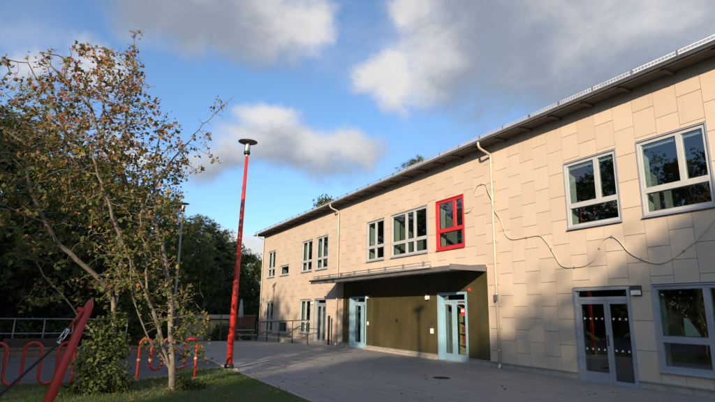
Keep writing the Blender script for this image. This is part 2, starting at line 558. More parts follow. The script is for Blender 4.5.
for i, (k, a, b) in enumerate(cells):
    y0, y1 = yk(k) + GAP, yk(k + 1) - GAP
    a, b = a + GAP, b - GAP
    if i < 298:
        hgt = round(b - a, 3)
        if hgt not in cache:
            cache[hgt] = MB().box(0, .029, -(PW / 2 - GAP), PW / 2 - GAP, -hgt / 2, hgt / 2).mesh('wall_panel', 'panel')
        o = obj('wall_panel', cache[hgt], bld, (rng.uniform(-.0025, .0025), (y0 + y1) / 2 - 18, (a + b) / 2))
        o.rotation_euler = (0, rng.uniform(-.002, .002), rng.uniform(-.003, .003))
    else:
        dx = rng.uniform(-.002, .002)
        far.box(X0 + dx, X0 + .029 + dx, y0, y1, a, b)
tag(far.build('wall_panels', 'panel', bld), kind='stuff')
# narrow filler strips left and right of the olive boarding
MB().box(X0, X0 + .029, yk(13) + .004, oy0 - .012, .17, OLZ + .02).build('wall_panel', 'panel', bld)
MB().box(X0, X0 + .029, oy1 + .012, yk(33) - .006, .17, OLZ + .02).build('wall_panel', 'panel', bld)
# corner trim
MB().box(X0 - .012, X0 + .05, YB - .055, YB + .012, -.9, ZT).build('corner_trim', 'zinc', bld)
# plinth and drip flashing
dspan = [(YA, yk(4)), (yk(7), oy0 - .0), (yk(18), yk(28)), (oy0, yk(15)), (yk(31), yk(36)), (yk(39), YB)]
for a, b in dspan:
    MB().box(X0 + .012, X0 + .03, a + .004, b - .004, -.9, .15).build('plinth', 'concrete', bld)
    MB().box(X0 - .028, X0 + .03, a + .004, b - .004, .152, .168).build('drip_flashing', 'zinc', bld)
for a, b in ((yk(18), yk(28)), (oy0, yk(15)), (yk(31), oy1)):      # low concrete kerb along the olive boards
    MB().box(X0 - .16, X0 + .008, a + .01, b - .01, -.05, .085).build('plinth_step', 'concrete', bld)

# olive boards, each a sheet of its own
for a, b in ((oy0, yk(15)), (yk(18), yk(28)), (yk(31), oy1)):
    n = max(1, round((b - a) / .6)); w = (b - a) / n
    for i in range(n):
        MB().box(X0 + .004, X0 + .029, a + i * w + .007, a + (i + 1) * w - .007, .17, OLZ).build('cladding_board', 'olive', bld)
for o in ('bR', 'bL'):
    k0, k1, z0, z1 = OPEN[o]
    MB().box(X0 + .004, X0 + .029, yk(k0) + .004, yk(k1) - .004, z1 + .012, OLZ).build('cladding_board', 'olive', bld)


def window(key, cols, lower_cols, tz, fm='frame_white', cm='alu_blue', fw=.075, blind=False):
    """casing > sash frame with mullions and panes; cols / lower_cols = mullion centres as fractions from the left"""
    k0, k1, z0, z1 = OPEN[key]; y0, y1 = yk(k0), yk(k1)
    xa = X0 - .022
    c = MB()
    for a, b, p, q in ((y0, y0 + .028, z0, z1), (y1 - .028, y1, z0, z1), (y0 + .028, y1 - .028, z1 - .028, z1), (y0 + .028, y1 - .028, z0, z0 + .028)):
        c.box(xa, X0 + .09, a, b, p, q)
    w = c.build('window', cm, bld)
    s = MB().add([(X0 - .075, y0 - .01, z0 - .012), (X0 - .075, y1 + .01, z0 - .012), (X0 + .04, y0 - .01, z0 + .026), (X0 + .04, y1 + .01, z0 + .026),
                  (X0 - .075, y0 - .01, z0 - .035), (X0 - .075, y1 + .01, z0 - .035), (X0 + .04, y0 - .01, z0 - .02), (X0 + .04, y1 + .01, z0 - .02)],
                 [(0, 2, 3, 1), (4, 5, 7, 6), (0, 1, 5, 4), (0, 4, 6, 2), (1, 3, 7, 5)])
    s.build('sill', cm, w)
    a0, a1, b0, b1 = y0 + .028, y1 - .028, z0 + .028, z1 - .028
    f = MB(); x0, x1 = X0 + .012, X0 + .082
    f.box(x0, x1, a0, a0 + fw, b0, b1); f.box(x0, x1, a1 - fw, a1, b0, b1)
    f.box(x0, x1, a0 + fw, a1 - fw, b1 - fw, b1); f.box(x0, x1, a0 + fw, a1 - fw, b0, b0 + fw)
    L = lambda t: a1 - (a1 - a0) * t
    rows = []
    if tz:
        f.box(x0 - .003, x1, a0 + fw, a1 - fw, tz - .065, tz + .065)
        rows = [(cols, tz + .065, b1 - fw), (lower_cols, b0 + fw, tz - .065)]
    else:
        rows = [(cols, b0 + fw, b1 - fw)]
    panes = []
    for cs, p, q in rows:
        e = [a1 - fw]
        for t in cs:
            m = L(t); f.box(x0, x1, m - .06, m + .06, p, q); e += [m + .06, m - .06]
        e.append(a0 + fw)
        panes += [(e[i + 1], e[i], p, q) for i in range(0, len(e), 2)]
    f.build('sash_frame', fm, w)
    for a, b, p, q in panes:
        MB().box(X0 + .045, X0 + .053, a - .004, b + .004, p - .004, q + .004).build('pane', 'glass', w)
        g = MB()      # inner bead, set back behind the glass
        for u0, u1, v0, v1 in ((a, a + .02, p, q), (b - .02, b, p, q), (a + .02, b - .02, q - .02, q), (a + .02, b - .02, p, p + .02)):
            g.box(X0 + .056, X0 + .088, u0, u1, v0, v1)
        g.build('glazing_bead', fm, w)
    r = MB()          # plastered reveal in the thickness of the wall
    for u0, u1, v0, v1 in ((y0, y0 + .02, z0, z1), (y1 - .02, y1, z0, z1), (y0 + .02, y1 - .02, z1 - .02, z1), (y0 + .02, y1 - .02, z0, z0 + .02)):
        r.box(X0 + .092, X0 + .43, u0, u1, v0, v1)
    r.build('reveal', 'plaster', w)
    if blind:
        bl = MB()
        for i in range(7): bl.box(X0 + .10, X0 + .125, a0 + fw, a1 - fw, b1 - fw - .012 - i * .013, b1 - fw - .006 - i * .013)
        bl.build('blind', 'white_plastic', w)
    return w


window('w2', (.62,), (), 4.52, blind=True); window('w1', (.62,), (), 4.52, blind=True); window('w0', (.62,), (), 4.52)
tag(window('red', (.66,), (), 4.60, 'red_frame', 'red_frame', fw=.085), 'bright red framed window of three panes above the canopy')
window('B', (.43, .66), (.43, .66), 4.50); window('A', (.5,), (.5,), 4.54)
window('L4', (.5,), (.5,), 4.52); window('L3', (.5,), (.5,), 4.52); window('L1', (.5,), (.5,), 4.52); window('L2', (), (), 0)
window('gw', (.425, .72), (.425, .72), 1.11, 'alu_blue'); window('G3', (.5,), (.5,), 1.05); window('G1', (.5,), (.5,), 1.0); window('G2', (), (), 0)


def door(key, m, leaves, tz, depth=.02, knob=0):
    """frame > leaves with panes, bars and handles; leaves = (left, right) fractions of the clear opening"""
    k0, k1, z0, z1 = OPEN[key]; y0, y1 = yk(k0), yk(k1); fw = .075
    f = MB(); xa, xb = X0 - .03, X0 + depth + .09
    f.box(xa, xb, y0, y0 + fw, z0, z1); f.box(xa, xb, y1 - fw, y1, z0, z1)
    f.box(xa, xb, y0 + fw, y1 - fw, z1 - fw, z1)
    f.box(X0 + depth, xb, y0 + fw, y1 - fw, tz - .04, tz + .04)
    d = f.build('door', m, bld)
    a0, a1 = y0 + fw, y1 - fw
    MB().box(X0 + depth + .04, X0 + depth + .048, a0, a1, tz + .04, z1 - fw).build('transom_pane', 'glass', d)
    MB().box(X0 - .03, X0 + .4, a0, a1, z0 - .02, z0 + .025).build('threshold', 'zinc', d)
    for i, (p, q) in enumerate(leaves):
        ly1, ly0 = a1 - (a1 - a0) * p, a1 - (a1 - a0) * q
        st = .045 if (key == 'gd' and i == 1) else .10; br_ = .06 if st < .1 else .22; x0, x1 = X0 + depth + .01, X0 + depth + .065
        lf = MB(); zb, zt = z0 + .03, tz - .045
        lf.box(x0, x1, ly0 + .004, ly0 + st, zb, zt); lf.box(x0, x1, ly1 - st, ly1 - .004, zb, zt)
        lf.box(x0, x1, ly0 + st, ly1 - st, zt - .09, zt); lf.box(x0, x1, ly0 + st, ly1 - st, zb, zb + br_)
        lf.build('door_leaf', m, d)
        MB().box(x0 + .024, x0 + .032, ly0 + st - .004, ly1 - st + .004, zb + br_ - .004, zt - .086).build('pane', 'glass', d)
        if key == 'gd':
            dots = MB()
            for zz in (.78, 1.53):
                n = 4 if i == 0 else 3
                for j in range(n):
                    yy = ly0 + st + (ly1 - ly0 - 2 * st) * (j + .5) / n
                    dots.box(x0 + .019, x0 + .0235, yy - .022, yy + .022, zz - .022, zz + .022)
            tag(dots.build('safety_marking', 'white_plastic', d), kind='stuff')
        for hz_ in (.25, 1.05, 1.8):
            yy = ly1 - .012 if i == 0 else ly0 + .012
            MB().tube([(x0 - .008, yy, hz_), (x0 - .008, yy, hz_ + .1)], .010, 8).build('hinge', 'zinc', d)
        if m == 'door_blue':
            MB().box(x0 - .045, x0 - .002, (ly0 + ly1) / 2 - .14, (ly0 + ly1) / 2 + .14, zt - .07, zt - .012).build('door_closer', 'zinc', d)
        if i == knob:
            yy = ly0 + .05
            MB().box(x0 - .012, x0, yy - .022, yy + .022, .88, 1.14).build('lock_plate', 'dark_plastic', d)
            MB().tube([(x0, yy, 1.04), (x0 - .05, yy, 1.04), (x0 - .055, yy + .06, 1.04), (x0 - .055, yy + .13, 1.04)], .011, 8).build('handle', 'black_metal', d)
    return d


door('gd', 'alu_blue', ((0, .60), (.60, 1)), 2.03, knob=0)
door('fd', 'alu_blue', ((0, .5), (.5, 1)), 2.03, .06)
tag(door('bR', 'door_blue', ((0, .42), (.44, 1)), 2.04, .16, knob=1), 'light blue glazed double door at the near end of the olive wall')
tag(door('bL', 'door_blue', ((0, .56), (.58, 1)), 2.04, .16, knob=1), 'light blue glazed double door at the far end of the olive wall')

MB().box(X0 + .155, X0 + .164, 13.80, 14.02, 1.55, 1.80).build('notice', 'red_plastic', bld); MB().box(X0 + .151, X0 + .1545, 13.83, 13.99, 1.66, 1.76).build('notice', 'white_plastic', bld)
# roof with eaves
ex = X0 - .50
rz = 7.245
gy0, gy1 = YA - .9, YB + .95
mb = MB(); sl = math.tan(R(12)); rx = 17.7
mb.add([(ex, gy0, rz), (rx, gy0, rz + (rx - ex) * sl), (24.5, gy0, rz), (ex, gy1, rz), (rx, gy1, rz + (rx - ex) * sl), (24.5, gy1, rz),
        (ex, gy0, rz - .09), (24.5, gy0, rz - .09), (ex, gy1, rz - .09), (24.5, gy1, rz - .09)],
       [(0, 3, 4, 1), (1, 4, 5, 2), (6, 7, 9, 8), (0, 6, 8, 3), (2, 5, 9, 7), (0, 1, 2, 7, 6), (3, 8, 9, 5, 4)])
roof = mb.build('roof', 'roof_felt', bld)
MB().box(ex + .01, X0 + .05, gy0 + .02, gy1 - .02, rz - .112, rz - .092).build('soffit', 'soffit', roof)
MB().box(ex - .022, ex - .002, gy0, gy1, rz - .135, rz + .02).build('fascia', 'galv', roof)
y = 5.98 - 1.07 * 4
while y < YB:
    MB().box(ex + .03, X0 + .02, y - .045, y + .045, rz - .175, rz - .115).build('rafter_tail', 'soffit', roof); y += 1.07
# half round gutter
n = 9; prof = []
for i in range(n): a = math.pi * i / (n - 1); prof.append((-.066 * math.cos(a), -.066 * math.sin(a)))
prof += [(x * .9, z * .9) for x, z in reversed(prof)]
gx, gzz = ex - .096, rz - .05
mb = MB(); m_ = len(prof)
mb.add([(gx + p, yy, gzz + q) for yy in (gy0 + .01, gy1 - .01) for p, q in prof], [(i, (i + 1) % m_, m_ + (i + 1) % m_, m_ + i) for i in range(m_)] + [tuple(range(m_)), tuple(reversed(range(m_, 2 * m_)))], True)
gut = mb.build('gutter', 'zinc', roof)
y = 5.5 - 1.07 * 4
while y < gy1:
    MB().tube([(gx - .070, y, gzz + .004)] + [(gx - .072 * math.cos(a), y, gzz - .072 * math.sin(a)) for a in (.4, .9, 1.57, 2.2, 2.8)], .007, 5).build('gutter_bracket', 'zinc_dark', roof); y += 1.07
# ribbed eaves sheet and snow rail above the gutter
MB().box(ex - .02, ex + .16, gy0 + .02, gy1 - .02, rz + .004, rz + .012).build('eaves_flashing', 'zinc', roof)
for dz in (.045, .13):
    MB().tube([(ex + .02, gy0 + .1, rz + dz), (ex + .02, gy1 - .1, rz + dz)], .011, 6).build('snow_rail', 'zinc', roof)
ribs = MB(); y = gy0 + .1
while y < 17: ribs.box(ex + .014, ex + .026, y - .02, y + .02, rz + .01, rz + .135); y += .08
tag(ribs.build('snow_rail_ribs', 'zinc', roof), kind='stuff')
y = gy0 + .5
while y < gy1:
    MB().box(ex + .0, ex + .045, y - .02, y + .02, rz + .0, rz + .15).build('snow_rail_bracket', 'zinc_dark', roof); y += 1.07


def downpipe(y, lab):
    px = X0 - .085
    pts = catmull([(gx, y, gzz - .05), (gx, y, gzz - .16), (gx + .08, y, gzz - .27), (px - .06, y, gzz - .40), (px, y, gzz - .50), (px, y, gzz - .66)], 4) + [(px, y, 3.5), (px, y, .12 + gz(y))]
    d = MB().tube(pts, .040, 12).build('downpipe', 'pipe_cream', bld)
    d['label'] = lab
    for z in (.5, 2.2, 3.9, 5.6):
        MB().lathe((px, y, z), ((.041, 0), (.048, .004), (.048, .036), (.041, .04)), 12).build('pipe_collar', 'zinc', d)
        MB().box(px + .04, X0 + .01, y - .012, y + .012, z + .008, z + .032).build('pipe_clip', 'zinc', d)
    MB().tube([(px, y, .13 + gz(y)), (px, y, .05 + gz(y)), (px - .07, y, .0 + gz(y))], .05, 10).build('pipe_shoe', 'zinc', d)
    return d


downpipe(11.98, 'cream downpipe just right of the canopy'); downpipe(23.35, 'cream downpipe at the left end of the canopy'); downpipe(YB - .12, 'cream downpipe at the far corner')
MB().box(X0 - .16, X0 - .12, 11.9, 12.06, 2.02, 2.2).build('pipe_junction_box', 'galv', bld)

# entrance canopy
cy0, cy1, cx = 12.5, 23.4, X0 - 1.5
can = MB()
z0c, z1c = 2.955, 3.10
can.add([(cx, cy0, z0c), (X0 - .003, cy0, z0c + .1), (X0 - .003, cy1, z0c + .1), (cx, cy1, z0c), (cx, cy0, z1c - .04), (X0 - .003, cy0, z1c + .09), (X0 - .003, cy1, z1c + .09), (cx, cy1, z1c - .04)],
        [(0, 3, 2, 1), (4, 5, 6, 7), (0, 1, 5, 4), (1, 2, 6, 5), (2, 3, 7, 6), (3, 0, 4, 7)])
canopy = can.build('canopy', 'zinc_dark', bld)
MB().box(cx - .02, cx - .002, cy0 - .02, cy1 + .02, z0c - .03, z1c - .02).build('canopy_fascia', 'zinc_dark', canopy)
MB().box(cx, X0 - .01, cy0 - .018, cy0 - .002, z0c + .01, z1c + .03).build('canopy_fascia', 'zinc_dark', canopy)
MB().tube([(cx - .07, cy0 + .9, z1c - .01), (cx - .07, cy1 + .05, z1c - .01)], .045, 10).build('canopy_gutter', 'galv', canopy)
for dz in (.10, .19):
    MB().tube([(cx + .09, cy0 + 1.1, z1c + dz), (cx + .09, cy1 - .05, z1c + dz)], .016, 6).build('snow_rail', 'galv', canopy)
y = cy0 + 1.5
while y < cy1:
    MB().box(cx + .05, cx + .13, y - .02, y + .02, z1c - .03, z1c + .22).build('snow_rail_bracket', 'galv', canopy); y += 1.25
for y in (14.2, 16.0, 17.6, 19.4, 21.2, 22.8):
    MB().lathe((cx + .22, y, z0c - .022), ((.05, 0), (.055, .01), (.055, .05)), 12).build('downlight', 'white_plastic', canopy)

# fittings screwed to the wall


def wall_lamp(y, z, s=.11):
    w = MB().box(X0 - .13, X0 - .001, y - s, y + s, z + .02, z + .13).box(X0 - .04, X0 - .001, y - s, y + s, z - .11, z + .018).build('wall_lamp', 'dark_plastic', bld)
    MB().box(X0 - .122, X0 - .042, y - s + .012, y + s - .012, z - .085, z + .018).build('lamp_diffuser', 'white_plastic', w)


wall_lamp(7.42, 2.18)
for y, z in ((15.68, 2.19), (20.25, 2.30), (27.0 - .42, 2.1)):
    b_ = MB().box(X0 - .03, X0 + .003, y - .06, y + .06, z - .07, z + .07).build('wall_lamp', 'white_plastic', bld)
    MB().lathe((X0 - .085, y, z - .10), ((.02, 0), (.06, .02), (.072, .08), (.06, .14), (.02, .165)), 14).build('lamp_globe', 'white_plastic', b_)
    MB().lathe((X0 - .085, y, z + .067), ((.064, 0), (.066, .02), (.03, .05)), 14).build('lamp_cap', 'dark_plastic', b_)
al = MB().add([(X0 + .003 - d_, 13.35 + r_ * math.cos(a), 2.40 + r_ * math.sin(a)) for d_, r_ in ((0, .062), (.04, .06), (.06, .035)) for a in [2 * math.pi * k / 14 for k in range(14)]],
              [(i * 14 + k, i * 14 + (k + 1) % 14, (i + 1) * 14 + (k + 1) % 14, (i + 1) * 14 + k) for i in range(2) for k in range(14)] + [tuple(range(28, 42))], True)
al.build('fire_alarm', 'red_plastic', bld)
kp = MB().box(X0 - .045, X0 + .003, 15.40, 15.54, .88, 1.06).build('door_opener', 'white_plastic', bld)
MB().box(X0 - .035, X0 + .003, 15.56, 15.66, 1.10, 1.24).build('key_pad', 'dark_plastic', bld)
MB().box(X0 - .035, X0 + .003, 15.42, 15.50, 1.22, 1.34).build('key_pad', 'dark_plastic', bld)
MB().box(X0 - .015, X0 + .003, 17.82, 17.94, 1.24, 1.36).build('socket_cover', 'black_metal', bld)
MB().box(X0 - .03, X0 + .003, 20.22, 20.32, 1.05, 1.2).build('key_pad', 'white_plastic', bld)
MB().box(X0 + .145, X0 + .165, 13.75, 14.15, 1.97, 2.03).build('door_sign', 'dark_plastic', bld)
MB().box(X0 - .02, X0 - .001, 11.86, 11.93, .33, .41).build('tap_plate', 'zinc', bld)

# loose white hose along the facade
cab = [(13.47, 5.07), (13.31, 5.05), (13.1, 5.12), (13.0, 5.5), (12.89, 5.73), (12.73, 5.88), (12.54, 5.9), (12.33, 5.84), (12.12, 5.6), (11.96, 5.3), (11.91, 4.99), (11.72, 4.54), (11.6, 4.21), (11.48, 3.99), (11.22, 3.86), (10.7, 3.86), (10.21, 3.85), (9.99, 3.66), (9.81, 3.41), (9.57, 3.0), (9.38, 2.88), (9.1, 2.86), (8.79, 2.87), (8.52, 2.98), (8.4, 3.12), (8.31, 3.28), (8.22, 3.43), (8.11, 3.51), (7.93, 3.54), (7.75, 3.41), (7.52, 3.11), (7.23, 2.92), (6.89, 2.79), (6.6, 2.83), (6.26, 3.02), (5.92, 3.25), (5.58, 3.58), (5.23, 3.97), (4.9, 4.2), (4.4, 4.1), (3.8, 3.7), (2.6, 3.6)]
pts = [(X0 - .03 - (.115 if 11.85 < y < 12.2 else 0), y, z) for y, z in cab]
cbl = tag(MB().tube(catmull(pts, 5), .0125, 8).build('facade_cable', 'cable_white'), 'loose white cable drooping in waves across the beige facade', 'cable')
for i in (1, 6, 12, 15, 18, 21, 25, 28, 31, 34, 37):
    x_, y_, z_ = pts[i]
    MB().box(x_ - .018, X0 + .004, y_ - .012, y_ + .012, z_ - .024, z_ + .024).build('cable_clip', 'galv', cbl)

# things behind the glass
pp = MB().prism([(0, 0), (.32, 0), (.27, .1), (.1, .36), (0, .38)], 0, .012)
pp.v = [(X0 + .19 + z * 1, 6.56 - x, 1.2 + y) for x, y, z in pp.v]
tag(pp.build('paper_sheet', 'paper'), 'pale paper sheet standing in the ground floor window right of the grey door', 'paper')
for i, y in enumerate((6.02, 5.45)):
    t = thing('small_chair', (X0 + .75, y, -.05), ('left' if i == 0 else 'right') + ' one of two pale wooden chairs behind the ground floor window', 'chair', 'chairs behind the window')
    x = X0 + .75
    MB().box(x - .17, x + .17, y - .18, y + .18, .46, .50).build('seat', 'yellow_wood', t)
    for sx in (-.15, .15):
        for sy in (-.16, .16): MB().tube([(x + sx, y + sy, -.05), (x + sx, y + sy, .90 if sx < 0 else .46)], .018, 6).build('leg', 'yellow_wood', t)
    for z in (.66, .76, .86): MB().box(x - .165, x - .14, y - .145, y + .145, z - .025, z + .025).build('back_slat', 'yellow_wood', t)
sh = thing('shelf_unit', (X0 + .9, 14.1, -.05), 'open shelf of boxes behind the near blue door', 'shelf')
xs = X0 + .75
for z in (.1, .5, .9, 1.3, 1.7): MB().box(xs, xs + .35, 13.5, 14.9, z, z + .025).build('shelf_board', 'yellow_wood', sh)
for y in (13.5, 14.2, 14.9): MB().box(xs, xs + .35, y - .012, y + .012, -.05, 1.9).build('side_panel', 'yellow_wood', sh)
rng = random.Random(4)
for z in (.125, .525, .925, 1.325):
    for j in range(4):
        y = 13.68 + j * .31; h_ = rng.uniform(.16, .3); ci = rng.randrange(5)
        place = {.125: 'bottom', .525: 'second', .925: 'third', 1.325: 'top'}[z] + ' shelf behind the near blue door, ' + ('rightmost', 'third from left', 'second from left', 'leftmost')[j]
        o = MB().box(xs + .02, xs + .02 + .26, y - .1, y + .1, z, z + h_).box(xs + .01, xs + .29, y - .105, y + .105, z + h_ + .002, z + h_ + .03).build('storage_box', 'toy%d' % ci)
        tag(o, ('straw coloured', 'white', 'red', 'teal', 'tan')[ci] + ' storage box on the ' + place, 'box', 'boxes on the shelf behind the door')

# ------------------------------------------------------------------ copies


def copy_tree(o, parent=None):
    c = o.copy(); col.objects.link(c); c.parent = parent
    for ch in [x for x in bpy.data.objects if x.parent == o]: copy_tree(ch, c)
    return c


# ------------------------------------------------------------------ lamp posts
def lamp_post(loc, label, m, H=6.75, r0=.085, r1=.044, s=1.0, group='yard lamp posts'):
    t = thing('lamp_post', loc, label, 'lamp post', group); x, y, z = loc
    hz = z + H
    MB().box(x - .2, x + .2, y - .2, y + .2, z - .1, z + .03).build('footing', 'concrete', t)
    MB().lathe((x, y, z + .02), ((r0 + .045, 0), (r0 + .045, .1), (r0 + .015, .13)), 20).build('base_collar', 'black_metal', t)
    MB().tube([(x, y, z + .1), (x, y, z + H * .33), (x, y, z + H * .66), (x, y, hz - .52 * s)], [r0, r0 * .86 + r1 * .14, r0 * .45 + r1 * .55, r1], 18).build('pole', m, t)
    MB().box(x - r0 - .006, x - r0 * .55, y - .032, y + .032, z + .62, z + .92).build('service_hatch', m, t)
    MB().lathe((x, y, hz - .53 * s), ((.045 * s, 0), (.045 * s, .07 * s)), 14).build('neck', 'zinc', t)
    MB().lathe((x, y, hz - .465 * s), ((.075 * s, 0), (.098 * s, .02 * s), (.098 * s, .085 * s), (.08 * s, .1 * s)), 20).build('socket', 'black_metal', t)
    lan = MB().lathe((x, y, hz - .365 * s), ((.088 * s, 0), (.088 * s, .30 * s)), 20).build('lantern_glass', 'lamp_glass', t)
    MB().lathe((x, y, hz - .36 * s), ((.072 * s, 0), (.066 * s, .1 * s), (.05 * s, .2 * s), (.06 * s, .285 * s)), 14).build('reflector', 'white_plastic', lan)
    for k in range(3):
        a = 2 * math.pi * k / 3 + .4
        MB().tube([(x + .094 * s * math.cos(a), y + .094 * s * math.sin(a), hz - .38 * s), (x + .094 * s * math.cos(a), y + .094 * s * math.sin(a), hz - .04 * s)], .006 * s, 6).build('stay', 'black_metal', lan)
    MB().lathe((x, y, hz - .06 * s), ((.29 * s, 0), (.295 * s, .012 * s), (.2 * s, .035 * s), (.05 * s, .055 * s)), 32).build('lamp_shade', 'zinc_dark', t)
    return t


lamp_post((3.84, 14.62, .0), 'tall red lamp post with a black disc shade at the lawn corner', 'red_paint').rotation_euler.y = R(1.1)
lamp_post((3.9, 25.5, gz(25.5)), 'slim grey lamp post with disc shade behind the autumn tree', 'grey_post', 6.85, .07, .045)
lamp_post((7.6, 44.2, gz(44.2)), 'short far lamp post in front of the dark wood', 'grey_post', 4.4, .06, .04, .8)
lamp_post((-0.9, 3.55, 0), 'lamp post out of frame whose shadow falls on the olive wall', 'grey_post', 7.35)

# ------------------------------------------------------------------ leaning red post with rope
pt, pb = at(90, 303.5, 4.88), at(48, 402, 4.72)
dirp = (pb - pt).normalized(); base = pt + dirp * ((pt.z + .1) / -dirp.z)
post = thing('leaning_post', (base.x, base.y, 0), 'thick red leaning post holding a black rope at the lower left', 'post')
prof = [base, pt - dirp * 0 + dirp * .04, pt + dirp * .012, pt - dirp * .012, pt - dirp * .028]
MB().tube(prof, [.037, .035, .032, .024, .009], 24).build('pole', 'red_paint', post)
fx = at(81.5, 311, 4.86)
MB().tube([fx - dirp * .02, fx + dirp * .02], .0385, 20).build('clamp_ring', 'red_tube', post)
e1, e2, e3, e4 = at(82, 311, 4.82), at(69, 328, 4.80), at(57, 345, 4.77), at(0, 395, 4.62)
rope = thing('guy_rope', (e4.x, e4.y, 0), 'black rope with a steel turnbuckle running from the red post to the ground', 'rope')
MB().tube([e1, e2], .011, 8).build('link', 'red_tube', rope)
side = (e3 - e2).cross(FWD).normalized()
tb = MB()
for s in (-1, 1): tb.tube([e2.lerp(e3, .12) + side * .016 * s, e2.lerp(e3, .88) + side * .016 * s], .006, 6)
for a in (.12, .88): tb.tube([e2.lerp(e3, a) - side * .018, e2.lerp(e3, a) + side * .018], .009, 8)
tb.build('turnbuckle', 'steel', rope)
MB().tube([e2.lerp(e3, -.05), e2.lerp(e3, .42)], .006, 8).build('eye_bolt', 'steel', rope)
MB().tube([e2.lerp(e3, .58), e2.lerp(e3, 1.05)], .006, 8).build('eye_bolt', 'steel', rope)
dr = (e4 - e3); gnd = e3 + dr * ((e3.z - .03) / -dr.z)
MB().tube([e3, e4, gnd], .0105, 8).build('rope', 'rope_black', rope)
MB().lathe((gnd.x, gnd.y, -.02), ((.05, 0), (.05, .03), (.02, .06)), 12).build('ground_anchor', 'steel', rope)

# ------------------------------------------------------------------ red wave racks
def wave_rack(a, b, n_arch, z0, z1, r, label, clamps=False):
    a, b = Vector(a), Vector(b); legs = n_arch * 2; stp = (b - a) / (legs - 1); rad = stp.length / 2; u = stp.normalized()
    t = thing('wave_rack', (a.x, a.y, a.z), label, 'bike rack', 'red tube racks on the lawn edge')
    pts = [a + Vector((0, 0, -.12)), a + Vector((0, 0, .3))]
    for i in range(legs):
        p = a + stp * i
        if i == legs - 1: break
        mid = p + stp / 2
        if i % 2 == 0: c = mid + Vector((0, 0, z1 - rad)); sg = 1
        else: c = mid + Vector((0, 0, z0 + rad)); sg = -1
        for k in range(11):
            th = math.pi * (1 - k / 10)
            pts.append(c + u * rad * math.cos(th) + Vector((0, 0, sg * rad * math.sin(th))))
    pts += [b + Vector((0, 0, .3)), b + Vector((0, 0, -.12))]
    MB().tube(pts, r, 12).build('bent_tube', 'red_tube', t)
    for p in (a, b): MB().lathe((p.x, p.y, p.z - .02), ((.07, 0), (.07, .03), (r + .004, .035)), 14).build('foot_plate', 'galv', t)
    if clamps:
        for i in (0, 1, legs - 1):
            p = a + stp * i; MB().lathe((p.x, p.y, p.z + .42), ((r + .001, 0), (r + .012, .006), (r + .012, .05), (r + .001, .056)), 12).build('clamp', 'yellow_wood', t)


xa = at(32, 360, 12.5).x; xb = at(66, 360, 12.5).x; p_ = (xb - xa)
wave_rack((xa - p_ * 2.25, 12.5, 0), (xa + p_ * 1.25, 12.5, 0), 4, .10, .90, .031, 'left red wave rack of bent tube behind the leaning post')
wave_rack((1.33, 13.15, 0), (2.62, 13.12, 0), 3, .22, .92, .029, 'right red wave rack of bent tube behind the autumn tree', True)

# ------------------------------------------------------------------ far edge of the yard
# raised timber bed
bed = thing('raised_bed', (-.3, 19, 0), 'long low raised bed with timber sides across the asphalt', 'planter')
for i in range(3):
    x0 = -4 + i * 2.3
    MB().box(x0, x0 + 2.28, 19, 19.09, -.05, .13).build('plank', 'timber_grey', bed); MB().box(x0, x0 + 2.28, 18.985, 19.10, .135, .27).build('plank', 'timber', bed)
    MB().box(x0, x0 + 2.28, 20.9, 20.99, -.05, .27).build('plank', 'timber', bed)
for x in (-4.1, 2.9): MB().box(x, x + .09, 19, 20.99, -.05, .27).build('plank', 'timber', bed)
MB().box(-4.0, 2.9, 19.1, 20.89, -.05, .2).build('soil', 'soil', bed)
crt = thing('planter_box', (-1.3, 22.2, 0), 'dark brown planter box behind the raised bed', 'planter')
for i in range(3):
    MB().box(-2.2, -.5, 21.8, 21.84, .02 + i * .16, .17 + i * .16).build('board', 'timber_dark', crt)
    MB().box(-2.2, -.5, 22.56, 22.6, .02 + i * .16, .17 + i * .16).build('board', 'timber_dark', crt)
for x in (-2.24, -.5): MB().box(x, x + .04, 21.8, 22.6, 0, .5).build('end_board', 'timber_dark', crt)
MB().box(-2.19, -.51, 21.85, 22.55, 0, .44).build('soil', 'soil', crt)


def railing(name, a, b, n, h, rails, m, label, r=.024, post_lean=0, cat='railing', group=None):
    a, b = Vector(a), Vector(b)
    t = thing(name, (a.x, a.y, a.z), label, cat, group)
    for i in range(n):
        p = a.lerp(b, i / (n - 1)); g = gz(p.y)
        MB().tube([(p.x - post_lean, p.y, g - .05), (p.x, p.y, g + h)], r, 8).build('post', m, t)
    for z in rails:
        MB().tube([(a.x, a.y, gz(a.y) + z), (b.x, b.y, gz(b.y) + z)], r * .9, 8).build('rail', m, t)
    return t


railing('guard_rail', (-7.5, 25, 0), (1.9, 25, 0), 10, 1.2, (1.2, .62), 'galv', 'grey metal guard rail in front of the dark trees at the left', .03)
# landing rail by the far door
hr = railing('hand_rail', (10.45, 24.7, 0), (10.45, 33.4, 0), 5, 1.22, (1.22,), 'fence_green', 'green tube handrail along the ramp at the far end of the facade', .028)
MB().tube([(10.45, 24.7, 1.0), (10.45, 26.1, .78), (10.45, 27.9, .28), (10.45, 30, .24)], .022, 8).build('rail', 'fence_green', hr)
rampz = MB().add([(10.5, 24.5, gz(24.5) + .01), (11.45, 24.5, gz(24.5) + .01), (11.45, 27, .06), (10.5, 27, .06), (10.5, 33.2, .0), (11.45, 33.2, .0), (10.5, 24.5, -.8), (11.45, 24.5, -.8), (10.5, 33.2, -.8), (11.45, 33.2, -.8)],
                 [(0, 1, 2, 3), (3, 2, 5, 4), (6, 8, 4, 3, 0), (7, 1, 2, 5, 9), (4, 8, 9, 5), (0, 6, 7, 1)])
tag(rampz.build('ramp', 'concrete'), 'low concrete ramp along the far end of the facade', 'ramp')
ip = thing('intercom_post', (11.2, 23.75, 0), 'slim black intercom post beside the far downpipe', 'post')
